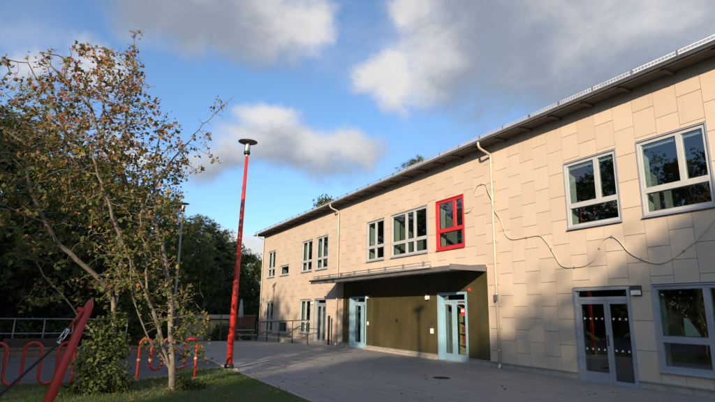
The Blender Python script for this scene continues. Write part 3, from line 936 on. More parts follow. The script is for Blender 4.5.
MB().box(11.15, 11.24, 23.71, 23.80, gz(23.7) - .02, 1.42).build('pillar', 'black_metal', ip); MB().box(11.135, 11.148, 23.72, 23.79, 1.1, 1.34).build('panel', 'dark_plastic', ip)
# bench and table by the far corner
tb_ = thing('picnic_table', (9.6, 33.2, gz(33.2)), 'grey picnic table standing near the far corner of the building', 'table')
g = gz(33.2)
for i in range(3): MB().box(9.0, 10.2, 32.9 + i * .24, 33.12 + i * .24, g + .70, g + .74).build('table_plank', 'timber_grey', tb_)
for s in (-.45, 1.0): MB().box(9.0, 10.2, 32.9 + s, 33.14 + s, g + .42, g + .46).build('bench_plank', 'timber_grey', tb_)
for x in (9.15, 10.0): MB().tube([(x, 32.4, g), (x, 33.1, g + .70)], .03, 6).tube([(x, 34.1, g), (x, 33.4, g + .70)], .03, 6).box(x - .025, x + .025, 32.45, 34.1, g + .36, g + .415).build('trestle', 'timber_grey', tb_)

# low shed
sx0, sx1, sy, g = 6.3, 10.0, 38.0, gz(38)
shed = thing('shed', (8, sy, g), 'low shed with beige boards and a flat grey roof across the yard', 'shed')
MB().box(sx0, sx1, sy + .08, sy + 2.4, g - .1, g + 1.5).build('wall', 'timber_grey', shed)
x = sx0 + .05; i = 0
while x < sx1 - .3:
    MB().box(x, x + .40, sy, sy + .07, g + .05, g + 1.46).build('board', 'shed_board' if (i % 4) else 'timber', shed); x += .42; i += 1
MB().box(sx0 - .25, sx1 + .2, sy - .3, sy + 2.6, g + 1.56, g + 1.82).build('roof', 'galv', shed)
# mesh fence
fn = thing('mesh_fence', (9, 36, gz(36)), 'green wire mesh fence between the shed and the building', 'fence'); g = gz(36)
for x in (8.7, 9.8, 10.9):
    MB().box(x - .035, x + .035, 35.96, 36.04, g - .1, g + (1.75 if x < 9 else 1.25)).build('post', 'fence_green', fn)
MB().box(8.74, 10.86, 35.98, 36.02, g + 1.16, g + 1.21).build('top_rail', 'fence_green', fn)
wm = MB()
for i in range(38): wm.box(8.75 + i * .056, 8.757 + i * .056, 35.995, 36.003, g + .05, g + 1.16)
for i in range(6): wm.box(8.74, 10.86, 36.004, 36.011, g + .08 + i * .2, g + .088 + i * .2)
tag(wm.build('wire_mesh', 'fence_green', fn), kind='stuff')
# closed parasol and brick wall
g = gz(42); px_, py_ = .279 * 42, 42
par = thing('parasol', (px_, py_, g), 'closed cream parasol standing behind the red lamp post', 'parasol')
MB().tube([(px_, py_, g), (px_, py_, g + 3.25)], .025, 8).build('pole', 'galv', par)
fl = MB()
n = 16; prof_ = ((.05, 3.22), (.09, 3.0), (.17, 2.2), (.20, 1.75), (.14, 1.7))
vs = [(px_ + r * (1 + (.22 if k % 2 else -.1)) * math.cos(2 * math.pi * k / n), py_ + r * (1 + (.22 if k % 2 else -.1)) * math.sin(2 * math.pi * k / n), g + z) for r, z in prof_ for k in range(n)]
fl.add(vs, [(i * n + k, i * n + (k + 1) % n, (i + 1) * n + (k + 1) % n, (i + 1) * n + k) for i in range(4) for k in range(n)] + [tuple(range(n))], True)
fl.build('folded_canopy', 'canvas', par)
MB().lathe((px_, py_, g), ((.3, 0), (.3, .06), (.05, .1)), 16).build('base', 'concrete', par)
bw = thing('brick_wall', (12.4, 44, gz(44)), 'low red brick wall behind the mesh fence', 'wall')
MB().box(11.5, 13.6, 44, 44.25, gz(44) - .1, 1.15).build('masonry', 'brick_red', bw); MB().box(11.45, 13.65, 43.95, 44.3, 1.152, 1.22).build('coping', 'concrete', bw)
# drain cover
dc = thing('drain_cover', (8.3, 10.8, 0), 'dark round drain cover in the yard before the blue door', 'drain cover')
MB().lathe((8.3, 10.8, .002), ((.22, 0), (.22, .006), (.18, .007)), 28).build('frame_ring', 'cast_iron', dc)
gr_ = MB()
for i in range(-3, 4): gr_.box(8.3 + i * .045 - .013, 8.3 + i * .045 + .013, 10.8 - .15, 10.8 + .15, .0095, .013)
gr_.build('grating', 'cast_iron', dc)

# ------------------------------------------------------------------ foliage
def leaf_template(kind):
    if kind == 'maple':
        pts = [(0, 0), (.28, .08), (.5, .42), (.24, .48), (0, 1.0), (-.24, .48), (-.5, .42), (-.28, .08)]
        v = [(x, y, -.18 * abs(x)) for x, y in pts] + [(0, .4, .03)]
        f = [(8, i, (i + 1) % 8) for i in range(8)]
    elif kind == 'oval':
        v = [(0, 0, 0), (.3, .4, -.1), (.18, .75, -.06), (0, 1, 0), (-.18, .75, -.06), (-.3, .4, -.1)]
        f = [(0, 1, 2, 3), (0, 3, 4, 5)]
    elif kind == 'spray':     # a twig end with five leaves, for far crowns
        v, f = [], []
        for a, s, zz in ((0, 1, 0), (.9, .8, .1), (-.9, .8, -.12), (1.8, .6, -.1), (-1.8, .6, .12)):
            ca, sa = math.cos(a), math.sin(a); n = len(v)
            for x, y, z in ((0, .05, 0), (.2, .5, .06), (0, 1, -.05), (-.2, .5, .06)):
                v.append((s * (x * ca + y * sa), s * (-x * sa + y * ca), z + zz * y))
            f.append((n, n + 1, n + 2, n + 3))
    elif kind == 'tuft':      # pine needle tuft
        v, f = [], []
        for k in range(9):
            a = 2 * math.pi * k / 9; e = .25 + .5 * ((k * 5) % 9) / 9; n = len(v)
            d = Vector((math.cos(a) * math.cos(e), math.sin(a) * math.cos(e), math.sin(e))); s = d.cross(Vector((0, 0, 1))).normalized() * .06
            v += [tuple(-s), tuple(s), tuple(d)]; f.append((n, n + 1, n + 2))
    elif kind == 'blade':
        v = [(-.03, 0, 0), (.03, 0, 0), (.02, .55, .06), (-.02, .55, .06), (0, 1, .22)]
        f = [(0, 1, 2, 3), (3, 2, 4)]
    return np.array(v, float), f


def leaf_mesh(name, P, size, colr, kind, m, rs, up=None, spread=1.0):
    """many small leaves as one mesh: P (n,3) places, up (n,3) preferred facing"""
    tv, tf = leaf_template(kind); n = len(P)
    nrm = rs.normal(size=(n, 3)) * spread
    if up is not None: nrm = nrm + up
    nrm /= np.linalg.norm(nrm, axis=1, keepdims=True) + 1e-9
    t = rs.normal(size=(n, 3)); t -= nrm * (t * nrm).sum(1, keepdims=True); t /= np.linalg.norm(t, axis=1, keepdims=True) + 1e-9
    s = np.cross(t, nrm)
    sz = np.broadcast_to(np.asarray(size, float), (n,))[:, None, None]
    V = P[:, None, :] + sz * (tv[None, :, 0, None] * s[:, None, :] + tv[None, :, 1, None] * t[:, None, :] + tv[None, :, 2, None] * nrm[:, None, :])
    nv = len(tv); V = V.reshape(-1, 3)
    lt = np.array([len(f) for f in tf]); li = np.concatenate([np.array(f) for f in tf])
    loops = (li[None, :] + (np.arange(n) * nv)[:, None]).ravel()
    lens = np.tile(lt, n); starts = np.concatenate([[0], np.cumsum(lens)[:-1]])
    me = bpy.data.meshes.new(name)
    me.vertices.add(len(V)); me.vertices.foreach_set('co', V.ravel())
    me.loops.add(len(loops)); me.loops.foreach_set('vertex_index', loops.astype(np.int32))
    me.polygons.add(len(lens)); me.polygons.foreach_set('loop_start', starts.astype(np.int32)); me.polygons.foreach_set('loop_total', lens.astype(np.int32))
    at_ = me.attributes.new('leaf_colour', 'FLOAT_COLOR', 'POINT')
    cc = np.concatenate([colr, np.ones((n, 1))], 1); at_.data.foreach_set('color', np.repeat(cc, nv, axis=0).ravel().astype(np.float32))
    me.materials.append(MATS[m]); me.update(calc_edges=True); me.validate()
    return me


def mixcol(rs, n, palette, weights, jitter=.22):
    idx = rs.choice(len(palette), n, p=np.array(weights) / sum(weights))
    c = np.array(palette)[idx] * (1 + rs.uniform(-jitter, jitter, (n, 1)))
    return np.clip(c, 0, 1)


GREEN = [(0.075, 0.105, 0.022), (0.055, 0.082, 0.018), (0.115, 0.13, 0.03), (0.038, 0.062, 0.016)]
AUT = [(0.36, 0.16, 0.055), (0.26, 0.09, 0.045), (0.30, 0.22, 0.06), (0.15, 0.165, 0.04), (0.10, 0.13, 0.032), (0.19, 0.06, 0.045)]


def grow(limbs, attr, rs, step=.16, infl=.9, kill=.15, iters=90):
    """limbs: list of polylines (first starts at the ground). returns nodes, parents"""
    nodes, par = [], []
    for L in limbs:
        pts = [Vector(p) for p in L]
        # join the limb to the nearest existing node if it starts on the tree
        prev = -1
        if nodes:
            d = [(Vector(q) - pts[0]).length for q in nodes]; j = int(np.argmin(d))
            prev = j if d[j] < .6 else -1
        dens = []
        for a, b in zip(pts[:-1], pts[1:]):
            k = max(1, int((b - a).length / step)); dens += [a.lerp(b, i / k) for i in range(k)]
        dens.append(pts[-1])
        for i, q in enumerate(dens):
            if i == 0 and prev >= 0: continue
            w = Vector(rs.normal(size=3)) * .012
            nodes.append(tuple(q + w)); par.append(prev); prev = len(nodes) - 1
    A = np.array(attr); alive = np.ones(len(A), bool)
    X = np.array(nodes); par = list(par); n0 = len(X)
    near = np.full(len(A), 1e9); who = np.zeros(len(A), int)
    new = np.arange(len(X))
    for it in range(iters):
        D = np.linalg.norm(A[:, None, :] - X[None, new, :], axis=2)
        j = D.argmin(1); dm = D[np.arange(len(A)), j]
        upd = dm < near; near[upd] = dm[upd]; who[upd] = new[j[upd]]
        alive &= near > kill
        act = alive & (near < infl * (1 + it * .03))
        if not act.any():
            if it > 50: break
            act = alive & (near < infl * 3)
            if not act.any(): break
        add = []; addp = []
        for w in np.unique(who[act]):
            d = A[act & (who == w)] - X[w]; d /= np.linalg.norm(d, axis=1, keepdims=True) + 1e-9
            v = d.mean(0) + rs.normal(size=3) * .22 + np.array([0, 0, .05])
            v /= np.linalg.norm(v) + 1e-9
            add.append(X[w] + v * step); addp.append(w)
        new = np.arange(len(X), len(X) + len(add))
        X = np.concatenate([X, np.array(add)]); par += [int(q) for q in addp]
    return X, np.array(par), n0


def skeleton_mesh(X, par, r_tip=.0042, expo=2.3, rmax=.078):
    n = len(X); acc = np.zeros(n); kids = [[] for _ in range(n)]
    for i in range(n):
        if par[i] >= 0: kids[par[i]].append(i)
    for i in range(n - 1, -1, -1):
        if not kids[i]: acc[i] = r_tip ** expo
        if par[i] >= 0: acc[par[i]] += acc[i]
    # children always come after parents, so one more sweep is not needed
    rad = np.minimum(acc ** (1 / expo), rmax)
    mb = MB(); seen = set()
    for i in range(n):
        if par[i] < 0 or (par[i] >= 0 and kids[par[i]] and max(kids[par[i]], key=lambda q: rad[q]) != i):
            ch = [i] if par[i] < 0 else [par[i], i]
            c = i
            while kids[c]:
                c = max(kids[c], key=lambda q: rad[q]); ch.append(c)
            if len(ch) < 2: continue
            rr = [rad[q] for q in ch]
            if par[i] >= 0: rr[0] = min(rr[0], rr[1] * 1.25)
            mb.tube([X[q] for q in ch], rr, 10 if rr[0] > .03 else (6 if rr[0] > .012 else 4), cap=False)
    return mb, rad, kids


def blob_pts(rs, blobs, dens):
    out = []
    for px, py, Y, r, dy in blobs:
        c = np.array(at(px, py, Y)); rm = r * .0255 * Y / 11.4
        n = max(3, int(dens * rm ** 2 * (dy / 1.0)))
        q = rs.normal(size=(n, 3)); q /= np.linalg.norm(q, axis=1, keepdims=True); q *= rs.uniform(0, 1, (n, 1)) ** .4
        out.append(c + q * np.array([rm, dy, rm]))
    return np.concatenate(out)


def autumn_tree(name, label, limbs, blobs, seed, leaves_per, pal_split, loc):
    rs = np.random.RandomState(seed)
    A = blob_pts(rs, blobs, 330)
    X, par, n0 = grow([[at(*p) for p in L] for L in limbs], A, rs)
    t = thing(name, loc, label, 'tree')
    mb, rad, kids = skeleton_mesh(X, par)
    mb.build('trunk', 'bark_pale', t)
    tips = np.array([i for i in range(len(X)) if rad[i] < .010 and X[i][2] > .6])
    tips = tips[rs.uniform(size=len(tips)) < .46]
    n = int(len(tips) * leaves_per)
    pick = tips[rs.randint(0, len(tips), n)]
    P = X[pick] + rs.normal(size=(n, 3)) * .052 - np.array([0, 0, .03])
    hgt = P[:, 2]
    c1 = mixcol(rs, n, AUT, (3.2, 2.4, 2.0, 2.0, 1.8, 1.4)); c2 = mixcol(rs, n, AUT, (.35, .15, 1.2, 2.5, 4.5, .05))
    f = np.clip((hgt - pal_split) / 2.2 + rs.normal(size=n) * .35, 0, 1)[:, None]
    cl = np.where(rs.uniform(size=(n, 1)) < f, c1, c2)
    me = leaf_mesh('crown', P - np.array(loc), rs.uniform(.046, .100, n), cl, 'maple', 'leaf', rs, np.array([[-.25, -.35, .55]]) * np.ones((n, 1)), .8)
    obj('crown', me, t)
    return t


L1 = [(173, 394, 11.3), (171, 360, 11.3), (170.5, 330, 11.3), (170, 299, 11.35), (166, 270, 11.35), (161, 245, 11.3), (154, 221, 11.2), (136, 198, 11.1), (120, 169, 11.0), (103, 147, 10.8), (92, 110, 10.7), (82, 80, 10.6)]
L1b = [(154, 221, 11.2), (154.5, 195, 11.4), (154, 174, 11.5), (158, 140, 11.7), (166, 112, 11.8)]
L1c = [(154.5, 188, 11.4), (166, 168, 11.7), (183, 148, 12.0), (203, 124, 12.2), (222, 107, 12.4), (236, 96, 12.5)]
L1e = [(103, 147, 10.8), (104, 110, 10.7), (100, 75, 10.7), (94, 48, 10.7)]
L1f = [(92, 110, 10.7), (70, 85, 10.6), (50, 66, 10.5), (40, 52, 10.5)]
L1d = [(120, 169, 11.0), (127, 120, 11.4), (132, 85, 11.7), (134, 52, 11.9), (134, 28, 11.9)]
L2 = [(170, 372, 11.3), (164, 348, 11.25), (156, 318, 11.2), (145, 292, 11.0), (133, 270, 10.9), (128, 254, 10.8), (116, 227, 10.6), (108, 200, 10.5), (95, 165, 10.3), (85, 130, 10.2)]
L2b = [(145, 292, 11.0), (147, 262, 10.9), (143, 235, 10.8), (140, 214, 10.7), (150, 190, 10.6)]
L3 = [(167, 362, 11.25), (150, 343, 11.05), (138, 315, 10.9), (131, 285, 10.8), (131, 262, 10.8), (124, 240, 10.8)]
L4 = [(171, 345, 11.3), (178, 318, 11.5), (188, 298, 11.7)]
b1 = [(120, 62, 11.2, 20, .6), (70, 62, 10.6, 20, .5), (134, 36, 11.9, 9, .3), (85, 105, 10.6, 42, .9), (112, 92, 10.9, 38, .9), (95, 150, 10.6, 48, 1.0), (140, 150, 11.1, 40, .9), (158, 176, 11.5, 27, .8), (187, 160, 11.9, 22, .5), (205, 130, 12.2, 13, .35),
      (132, 55, 11.8, 13, .35), (132, 95, 11.5, 22, .5), (217, 108, 12.4, 14, .35), (232, 98, 12.5, 9, .25), (60, 80, 10.5, 26, .6), (158, 207, 11.5, 12, .5), (98, 55, 10.7, 12, .3), (45, 58, 10.5, 10, .3), (150, 215, 11.0, 30, .8), (120, 225, 10.7, 30, .8),
      (158, 250, 11.5, 12, .4), (145, 265, 11.0, 28, .8), (120, 275, 10.7, 22, .5), (190, 296, 11.7, 15, .4), (165, 300, 11.4, 26, .9), (188, 320, 11.6, 20, .7), (184, 350, 11.5, 22, .7), (162, 335, 11.1, 18, .5), (190, 370, 11.5, 14, .6),
      (205, 325, 11.8, 10, .3), (145, 200, 10.8, 30, .8), (75, 60, 10.5, 10, .3)]
p0 = at(173, 394, 11.3)
autumn_tree('autumn_tree', 'slender pale barked tree with sparse orange and green leaves on the lawn', [L1, L1b, L1c, L1d, L1e, L1f, L2, L2b, L3, L4], b1, 11, 9.4, 3.4, (p0.x, p0.y, 0))
T1 = [(113, 394, 11.7), (113, 350, 11.7), (114, 318, 11.7), (113, 300, 11.7), (105, 287, 11.7), (95, 275, 11.6), (78, 260, 11.5), (60, 245, 11.4), (45, 222, 11.3), (32, 195, 11.2), (25, 150, 11.2)]
T2 = [(114, 318, 11.7), (119, 285, 11.8), (121, 255, 11.9), (117, 225, 12.0), (100, 190, 12.0), (75, 150, 12.0), (55, 110, 12.0)]
T3 = [(112, 365, 11.7), (97, 337, 11.8), (78, 314, 11.9), (60, 293, 12.0), (44, 276, 12.1), (30, 255, 12.1)]
T4 = [(45, 222, 11.3), (25, 215, 11.0), (5, 205, 10.8)]
T5 = [(75, 150, 12.0), (50, 100, 11.8), (28, 62, 11.6), (8, 60, 11.5)]
b2 = [(40, 120, 11.8, 38, .9), (20, 150, 11.2, 36, .9), (60, 150, 11.8, 32, .8), (20, 85, 11.6, 14, .4), (6, 62, 11.5, 11, .3), (30, 62, 11.6, 7, .2), (10, 200, 11.0, 28, .7), (50, 195, 11.4, 30, .7), (80, 200, 11.8, 26, .7), (95, 235, 11.8, 24, .6),
      (60, 235, 11.5, 24, .6), (30, 250, 12.0, 20, .5), (110, 280, 11.8, 20, .5), (85, 290, 11.8, 18, .4), (50, 300, 12.0, 16, .3), (30, 302, 12.1, 14, .3), (-15, 130, 11.2, 34, .9), (-20, 190, 11.0, 30, .8)]
p0 = at(113, 394, 11.7)
autumn_tree('autumn_tree', 'leaning pale tree with an ivy clad foot left of the slender tree', [T1, T2, T3, T4, T5], b2, 23, 9.0, 4.0, (p0.x, p0.y, 0))


def shrub(name, label, centres, n, size, pal, wts, seed, loc, cat='shrub', kind='oval', stems=5, group=None):
    """centres: (x,y,z,r) clumps"""
    rs = np.random.RandomState(seed); t = thing(name, loc, label, cat, group)
    mb = MB()
    for i in range(stems):
        c = centres[rs.randint(len(centres))]
        mb.tube(catmull([(loc[0] + rs.normal() * .06, loc[1] + rs.normal() * .06, loc[2] - .03), (loc[0] * .5 + c[0] * .5 + rs.normal() * .05, loc[1] * .5 + c[1] * .5, loc[2] * .4 + c[2] * .6), (c[0], c[1], c[2])], 4), [.016] * 4 + [.012] * 4 + [.006], 6, cap=False)
    mb.build('stem', 'bark_dark', t)
    w = np.array([c[3] ** 2 for c in centres]); idx = rs.choice(len(centres), n, p=w / w.sum())
    C = np.array(centres)[idx]; q = rs.normal(size=(n, 3)); q /= np.linalg.norm(q, axis=1, keepdims=True); q *= rs.uniform(.15, 1.05, (n, 1)) ** .55
    P = C[:, :3] + q * C[:, 3:4]
    P[:, 2] = np.maximum(P[:, 2], loc[2] + .02)
    me = leaf_mesh('foliage', P - np.array(loc), rs.uniform(size * .7, size * 1.3, n), mixcol(rs, n, pal, wts), kind, 'leaf', rs, q * .8 + np.array([0, 0, .5]), .6)
    obj('foliage', me, t); return t


def cl(px, py, Y, rpx):
    c = at(px, py, Y); return (c.x, c.y, c.z, rpx * .0245 * Y / 11.4)


q0 = at(102, 396, 11.4)
shrub('ivy_shrub', 'dense ivy shrub climbing the foot of the leaning tree', [cl(92, 385, 11.5, 16), cl(108, 375, 11.4, 18), cl(98, 352, 11.5, 15), cl(115, 345, 11.5, 13), cl(85, 365, 11.6, 11), cl(100, 328, 11.6, 10), cl(118, 318, 11.6, 9), cl(120, 385, 11.4, 11), cl(78, 390, 11.5, 9)], 2600, .085, GREEN, (3, 2, 2.4, 2), 3, (q0.x, q0.y, 0))
q0 = at(188, 396, 11.2)
shrub('low_bush', 'small dark bush right of the slender tree trunk', [cl(190, 388, 11.2, 9), cl(181, 384, 11.2, 7), cl(198, 390, 11.3, 7)], 520, .075, GREEN, (2, 3, 1, 3), 5, (q0.x, q0.y, 0))

# ---- crowns for the trees further off
def broad_tree(seed, pal, wts, H=12.0, W=4.2, nclump=85, per=52, size=.34, base=.22):
    rs = np.random.RandomState(seed)
    mb = MB()
    lean = rs.normal(size=2) * .25
    trunk = [(lean[0] * t * t, lean[1] * t * t, H * .82 * t - .2) for t in np.linspace(0, 1, 9)]
    mb.tube(trunk, list(np.linspace(.24, .04, 9)), 9, cap=False)
    C = []
    while len(C) < nclump:
        z = rs.uniform(base, 1.0); prof = math.sin(math.pi * min(1, (z - base) / (1 - base) * .86 + .14)) ** .7
        a = rs.uniform(0, 2 * math.pi); r = W * prof * rs.uniform(.25, 1.0) ** .5 * (1 + .22 * math.sin(3 * a + seed) + .15 * math.sin(7 * z + a))
        C.append((r * math.cos(a) + lean[0] * z, r * math.sin(a) + lean[1] * z, H * z * (1 - .10 * (r / W))))
    for c in C[::2]:
        zt = max(H * .12, c[2] - math.hypot(c[0], c[1]) * .75); s = min(1, zt / (H * .82))
        b = Vector((lean[0] * s * s, lean[1] * s * s, zt)); e = Vector(c); m = b.lerp(e, .5) + Vector((0, 0, -.25))
        mb.tube([b, m, e], [.07, .045, .012], 5, cap=False)
    C = np.array(C); n = nclump * per
    idx = np.repeat(np.arange(nclump), per); rr = rs.uniform(.45, 1.0, nclump)[idx][:, None] * W * .21
    q = rs.normal(size=(n, 3)) * np.array([1, 1, .7]); P = C[idx] + q * rr
    out = P - np.array([0, 0, H * .5]); out /= np.linalg.norm(out, axis=1, keepdims=True)
    tone = rs.uniform(.6, 1.45, nclump)[idx][:, None]
    colr = np.clip(mixcol(rs, n, pal, wts, .2) * tone, 0, 1)
    return mb.mesh('trunk', 'bark_dark'), leaf_mesh('crown', P, rs.uniform(size * .6, size * 1.25, n), colr, 'spray', 'leaf', rs, out * .7 + np.array([0, 0, .35]), .7)


def pine_tree(seed, H=13.0, W=2.7):
    rs = np.random.RandomState(seed); mb = MB()
    mb.tube([(rs.normal() * .05, rs.normal() * .05, H * t - .2) for t in np.linspace(0, .97, 9)], list(np.linspace(.2, .02, 9)), 8, cap=False)
    P, O = [], []
    nb = 95
    for i in range(nb):
        z = H * (.16 + .82 * (i / nb)); f = 1 - i / nb
        a = i * 2.4 + rs.normal() * .4; ln = W * (f ** .75) * rs.uniform(.55, 1.1) + .35
        d = np.array([math.cos(a), math.sin(a), .12 - .25 * f]); b = np.array([0, 0, z]); e = b + d * ln
        mb.tube([tuple(b), tuple(b + d * ln * .5 + np.array([0, 0, .05])), tuple(e)], [.03, .018, .006], 4, cap=False)
        k = int(26 * ln)
        t = rs.uniform(.22, 1.0, k)[:, None] ** .7; q = b + d * ln * t + rs.normal(size=(k, 3)) * np.array([.2, .2, .12])
        P.append(q); O.append(np.repeat(d[None], k, 0) + np.array([0, 0, .5]))
    P = np.concatenate(P); O = np.concatenate(O); n = len(P)
    colr = mixcol(rs, n, [(0.048, 0.070, 0.024), (0.070, 0.088, 0.030), (0.034, 0.054, 0.022)], (2, 2, 2), .25)
    return mb.mesh('trunk', 'bark_dark'), leaf_mesh('crown', P, rs.uniform(.2, .36, n), colr, 'tuft', 'needle', rs, O, .4)


DARK = [(0.066, 0.096, 0.026), (0.048, 0.074, 0.021), (0.095, 0.108, 0.03), (0.036, 0.058, 0.018)]
KINDS = [broad_tree(31, DARK, (2, 3, 1.5, 2)), broad_tree(32, DARK, (3, 2, 2, 2), W=4.6), broad_tree(33, DARK + [(0.16, 0.10, 0.03)], (2, 2, 2, 1, .7), W=3.8),
         pine_tree(41), pine_tree(42, W=2.3), broad_tree(36, GREEN + [(0.13, 0.12, 0.03)], (2, 2, 2, 1, .6), H=12, W=3.6)]
HBASE = (12, 12, 12, 13, 13, 12)


def plant_tree(kind, x, y, H, wide, rot, label, group, name=None):
    z = gz(y); t = thing(name or ('pine_tree' if kind in (3, 4) else 'broadleaf_tree'), (x, y, z), label, 'tree', group)
    s = (H - 0) / HBASE[kind]
    for nm, me in zip(('trunk', 'crown'), KINDS[kind]):
        o = obj(nm, me, t); o.scale = (s * wide, s * wide, s); o.rotation_euler.z = rot
    return t


def polar(deg, dist): return dist * math.sin(R(deg)), dist * math.cos(R(deg))


WOOD = 'trees at the edge of the yard'
rng = random.Random(9)
for kind, deg, dist, H, wide, lab in (
        (0, -10.5, 27, 10.6, 1.15, 'tall dark broadleaf tree at the left edge behind the guard rail'),
        (1, -5.2, 29.5, 10.6, 1.15, 'broad dark tree second from the left behind the guard rail'),
        (2, -0.6, 32, 10.2, 1.2, 'dark tree with a few brown leaves behind the leaning tree'),
        (0, 3.2, 35, 9.8, 1.2, 'dark tree behind the trunk of the slender autumn tree'),
        (1, -2.5, 40, 11.3, 1.3, 'dark tree deep in the wood behind the leaning post'),
        (1, 6.2, 42, 10.2, 1.0, 'dark round tree left of the grey lamp post'),
        (3, 7.6, 46, 12.0, 1.2, 'tall pine standing right behind the grey lamp post'),
        (2, 9.4, 44, 9.4, .9, 'brown tinged tree between the grey and the red lamp post'),
        (4, 10.6, 50, 11.4, 1.5, 'pine left of the red lamp post, taller of the pair'),
        (3, 12.0, 52, 11.2, 1.3, 'pine left of the red lamp post, shorter of the pair'),
        (4, 13.2, 53, 10.6, 1.5, 'pine directly behind the red lamp post'),
        (2, 14.2, 56, 9.6, .9, 'broadleaf tree just right of the red lamp post'),
        (5, 15.9, 58, 8.6, .8, 'pale green tree next to the far corner of the building'),
        (0, 12.4, 66, 11.0, 1.2, 'dark tree far back in the wood behind the pines'),
        (1, 17.2, 66, 8.6, 1.0, 'far tree half hidden by the corner of the building')):
    x, y = polar(deg, dist); plant_tree(kind, x, y, H, wide, rng.uniform(0, 6.28), lab, WOOD)
for kind, deg, dist, H, wide, lab in ((5, 25.0, 62, 16.4, .62, 'green treetop showing over the roof above the far downpipe'), (5, 27.0, 66, 16.3, .6, 'lower green treetop over the roof right of the far downpipe'), (3, 35.0, 47, 17.1, 1.4, 'dark treetop peeping over the middle of the roof')):
    x, y = polar(deg, dist); plant_tree(kind, x, y, H, wide, rng.uniform(0, 6.28), lab, 'trees behind the building')
# the row left of and behind the photographer: seen in the windows and by the shade it throws
OFF = 'trees out of frame left of the yard'
for kind, x, y, H, wide in ((0, -14.5, -31, 16.5, 1.1), (1, -13.2, -27, 16.2, 1.0), (2, -14.6, -23.5, 15.4, 1.0), (0, -13.4, -20, 14.6, .95), (1, -14.4, -16.8, 13.2, .9), (2, -13.0, -13.4, 11.7, .95), (0, -14.2, -10.4, 11.2, .8), (5, -13.3, -8.0, 10.6, .7),
                            (2, -14.0, .1, 10.8, .75), (1, -13.5, 2.6, 11.0, .8), (0, -14.6, 5.0, 12.2, .9), (2, -13.4, 8.4, 13.2, .9), (1, -14.2, 12.0, 12.6, .95), (0, -13.6, 16.0, 13.2, .95), (2, -14.4, 20.0, 12.6, .95), (1, -13.4, 24.0, 13.6, 1.0), (0, -15, 28.5, 13.4, 1.0), (5, -18.5, -12, 10.6, .9), (1, -18.5, 3, 12.0, 1.0), (0, -18.5, 14, 13, 1.0), (2, -18.5, -17, 13, 1.0)):
    plant_tree(kind, x, y, H, wide, rng.uniform(0, 6.28), 'leafy tree out of frame left of the yard, seen in window reflections', OFF)

# undergrowth along the rail and the fence
for i, (x, y, s, lab) in enumerate(((-4.6, 26.4, 1.1, 'dark bush behind the guard rail at the left edge'), (-2.4, 26.6, .9, 'dark bush behind the guard rail left of the leaning post'), (-.2, 26.8, 1.0, 'dark bush behind the guard rail right of the leaning post'), (2.3, 27.5, 1.1, 'dark bush at the right end of the guard rail'), (4.4, 34, .9, 'dark bush left of the low shed'), (9.3, 37.4, .75, 'green bush behind the mesh fence beside the red lamp post'), (10.4, 37.6, .8, 'green bush behind the mesh fence beside the building'), (6.6, 43, 1.5, 'dark bush behind the low shed'))):
    z = gz(y); rs_ = random.Random(i)
    cs = [(x + rs_.uniform(-.9, .9) * s, y + rs_.uniform(-.5, .5) * s, z + rs_.uniform(.25, 1.15) * s, rs_.uniform(.35, .6) * s) for _ in range(9)]
    shrub('bush', lab, cs, 1300, .17, DARK if i not in (5, 6) else GREEN, (2, 2, 2, 2), 60 + i, (x, y, z), 'bush', 'oval', 5, 'bushes along the edge of the yard')

def undergrowth(label, x0, x1, y0, y1, h_, n, seed):
    rs = np.random.RandomState(seed); P = np.stack([rs.uniform(x0, x1, n), rs.uniform(y0, y1, n), np.zeros(n)], 1)
    top = h_ * (.72 + .28 * np.sin(P[:, 0] * 1.3 + P[:, 1] * .9) * np.sin(P[:, 0] * .53 - P[:, 1] * 1.7))
    P[:, 2] = np.array([gz(v) for v in P[:, 1]]) + top * rs.uniform(0, 1, n) ** .8
    tag(obj('undergrowth', leaf_mesh('undergrowth', P, rs.uniform(.2, .42, n), mixcol(rs, n, DARK, (2, 3, 1, 3)), 'spray', 'leaf', rs, np.array([[0, -.4, .5]]) * np.ones((n, 1)), .8)), label, 'undergrowth', kind='stuff')


undergrowth('dark undergrowth filling the wood behind the guard rail', -26, 3.2, 28, 37, 4.0, 13000, 81)
undergrowth('undergrowth at the foot of the far pines', 3, 20, 47, 56, 4.5, 7000, 82)
undergrowth('undergrowth below the trees out of frame to the left', -21, -15.5, -38, 34, 4.2, 14000, 83)

# ------------------------------------------------------------------ lawn
LX0, LX1, LY0, LY1 = -7, 3.85, 2.5, 13.3


def on_lawn(x, y): return (x < 3.84) & ((y < 13.3) | ((x > 2.2) & (y < 14.9)))


sheet('lawn', [-16, -7, -2, 0, 2, 3.86], [-8, 0, 4, 8, 11, 13.35], .001, 'turf')
sheet('lawn_corner', [2.2, 3, 3.86], [13.35, 14, 14.9], .003, 'turf')
rs = np.random.RandomState(77)
NB = 90000
x = rs.uniform(-3.2, 3.86, NB); y = rs.uniform(6.0, 14.9, NB)
k = on_lawn(x, y); x, y = x[k], y[k]
patch = np.sin(x * 2.1 + 1.3) * np.sin(y * 1.7) + .6 * np.sin(x * 5.3 - y * 3.1)
worn = (np.hypot(x - 1.6, (y - 11.0) * 1.2) < 1.1) & (rs.uniform(size=len(x)) < .65)
keep = ~worn & (rs.uniform(size=len(x)) < .75 + .25 * patch); x, y, patch = x[keep], y[keep], patch[keep]
n = len(x)
P = np.stack([x, y, np.zeros(n)], 1)
cg = mixcol(rs, n, [(0.115, 0.185, 0.034), (0.085, 0.15, 0.026), (0.15, 0.195, 0.045), (0.20, 0.18, 0.075)], (4, 4, 2, .6), .25)
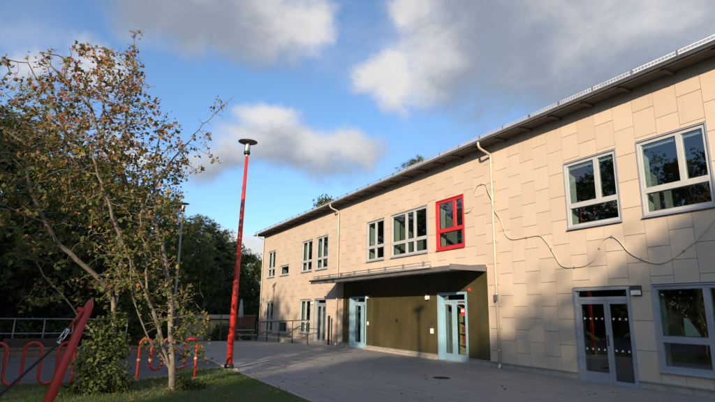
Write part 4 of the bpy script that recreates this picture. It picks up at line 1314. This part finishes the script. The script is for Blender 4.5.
# blades: reuse the leaf builder but stand them up
def blade_mesh():
    tv, tf = leaf_template('blade'); a = rs.uniform(0, 2 * np.pi, n); h_ = rs.uniform(.03, .075, n) * (1 + .2 * patch)
    lean = rs.uniform(.1, .9, n)
    up = np.stack([np.cos(a) * np.sin(lean), np.sin(a) * np.sin(lean), np.cos(lean)], 1); s = np.stack([-np.sin(a), np.cos(a), np.zeros(n)], 1); nr = np.cross(s, up)
    wv = 1.6
    V = P[:, None, :] + h_[:, None, None] * (wv * tv[None, :, 0, None] * s[:, None] + tv[None, :, 1, None] * up[:, None] + tv[None, :, 2, None] * -nr[:, None])
    nv = len(tv); lens = np.tile([len(f) for f in tf], n); li = np.concatenate([np.array(f) for f in tf]); loops = (li[None] + (np.arange(n) * nv)[:, None]).ravel()
    me = bpy.data.meshes.new('grass'); V = V.reshape(-1, 3)
    me.vertices.add(len(V)); me.vertices.foreach_set('co', V.ravel()); me.loops.add(len(loops)); me.loops.foreach_set('vertex_index', loops.astype(np.int32))
    me.polygons.add(len(lens)); me.polygons.foreach_set('loop_start', np.concatenate([[0], np.cumsum(lens)[:-1]]).astype(np.int32)); me.polygons.foreach_set('loop_total', lens.astype(np.int32))
    at_ = me.attributes.new('leaf_colour', 'FLOAT_COLOR', 'POINT'); at_.data.foreach_set('color', np.repeat(np.concatenate([cg, np.ones((n, 1))], 1), nv, axis=0).ravel().astype(np.float32))
    me.materials.append(MATS['grass_blade']); me.update(calc_edges=True); return me


tag(obj('grass', blade_mesh()), 'short green grass of the lawn', 'grass', kind='stuff')
# fallen leaves on lawn and yard
n = 420
x = np.concatenate([rs.normal(1.6, 1.6, n), rs.uniform(4, 11.2, 160)]); y = np.concatenate([rs.normal(11.3, 1.3, n), rs.uniform(7, 22, 160)])
P = np.stack([x, y, np.where(x < 3.9, .045, .012)], 1); n = len(P)
me = leaf_mesh('fallen_leaves', P, rs.uniform(.05, .09, n), mixcol(rs, n, AUT, (3, 1.5, 3, 1, .5, 1)), 'maple', 'leaf', rs, np.array([[0, 0, 3.0]]) * np.ones((n, 1)), .7)
tag(obj('fallen_leaves', me), 'scattered fallen autumn leaves on lawn and yard', 'leaves', kind='stuff')
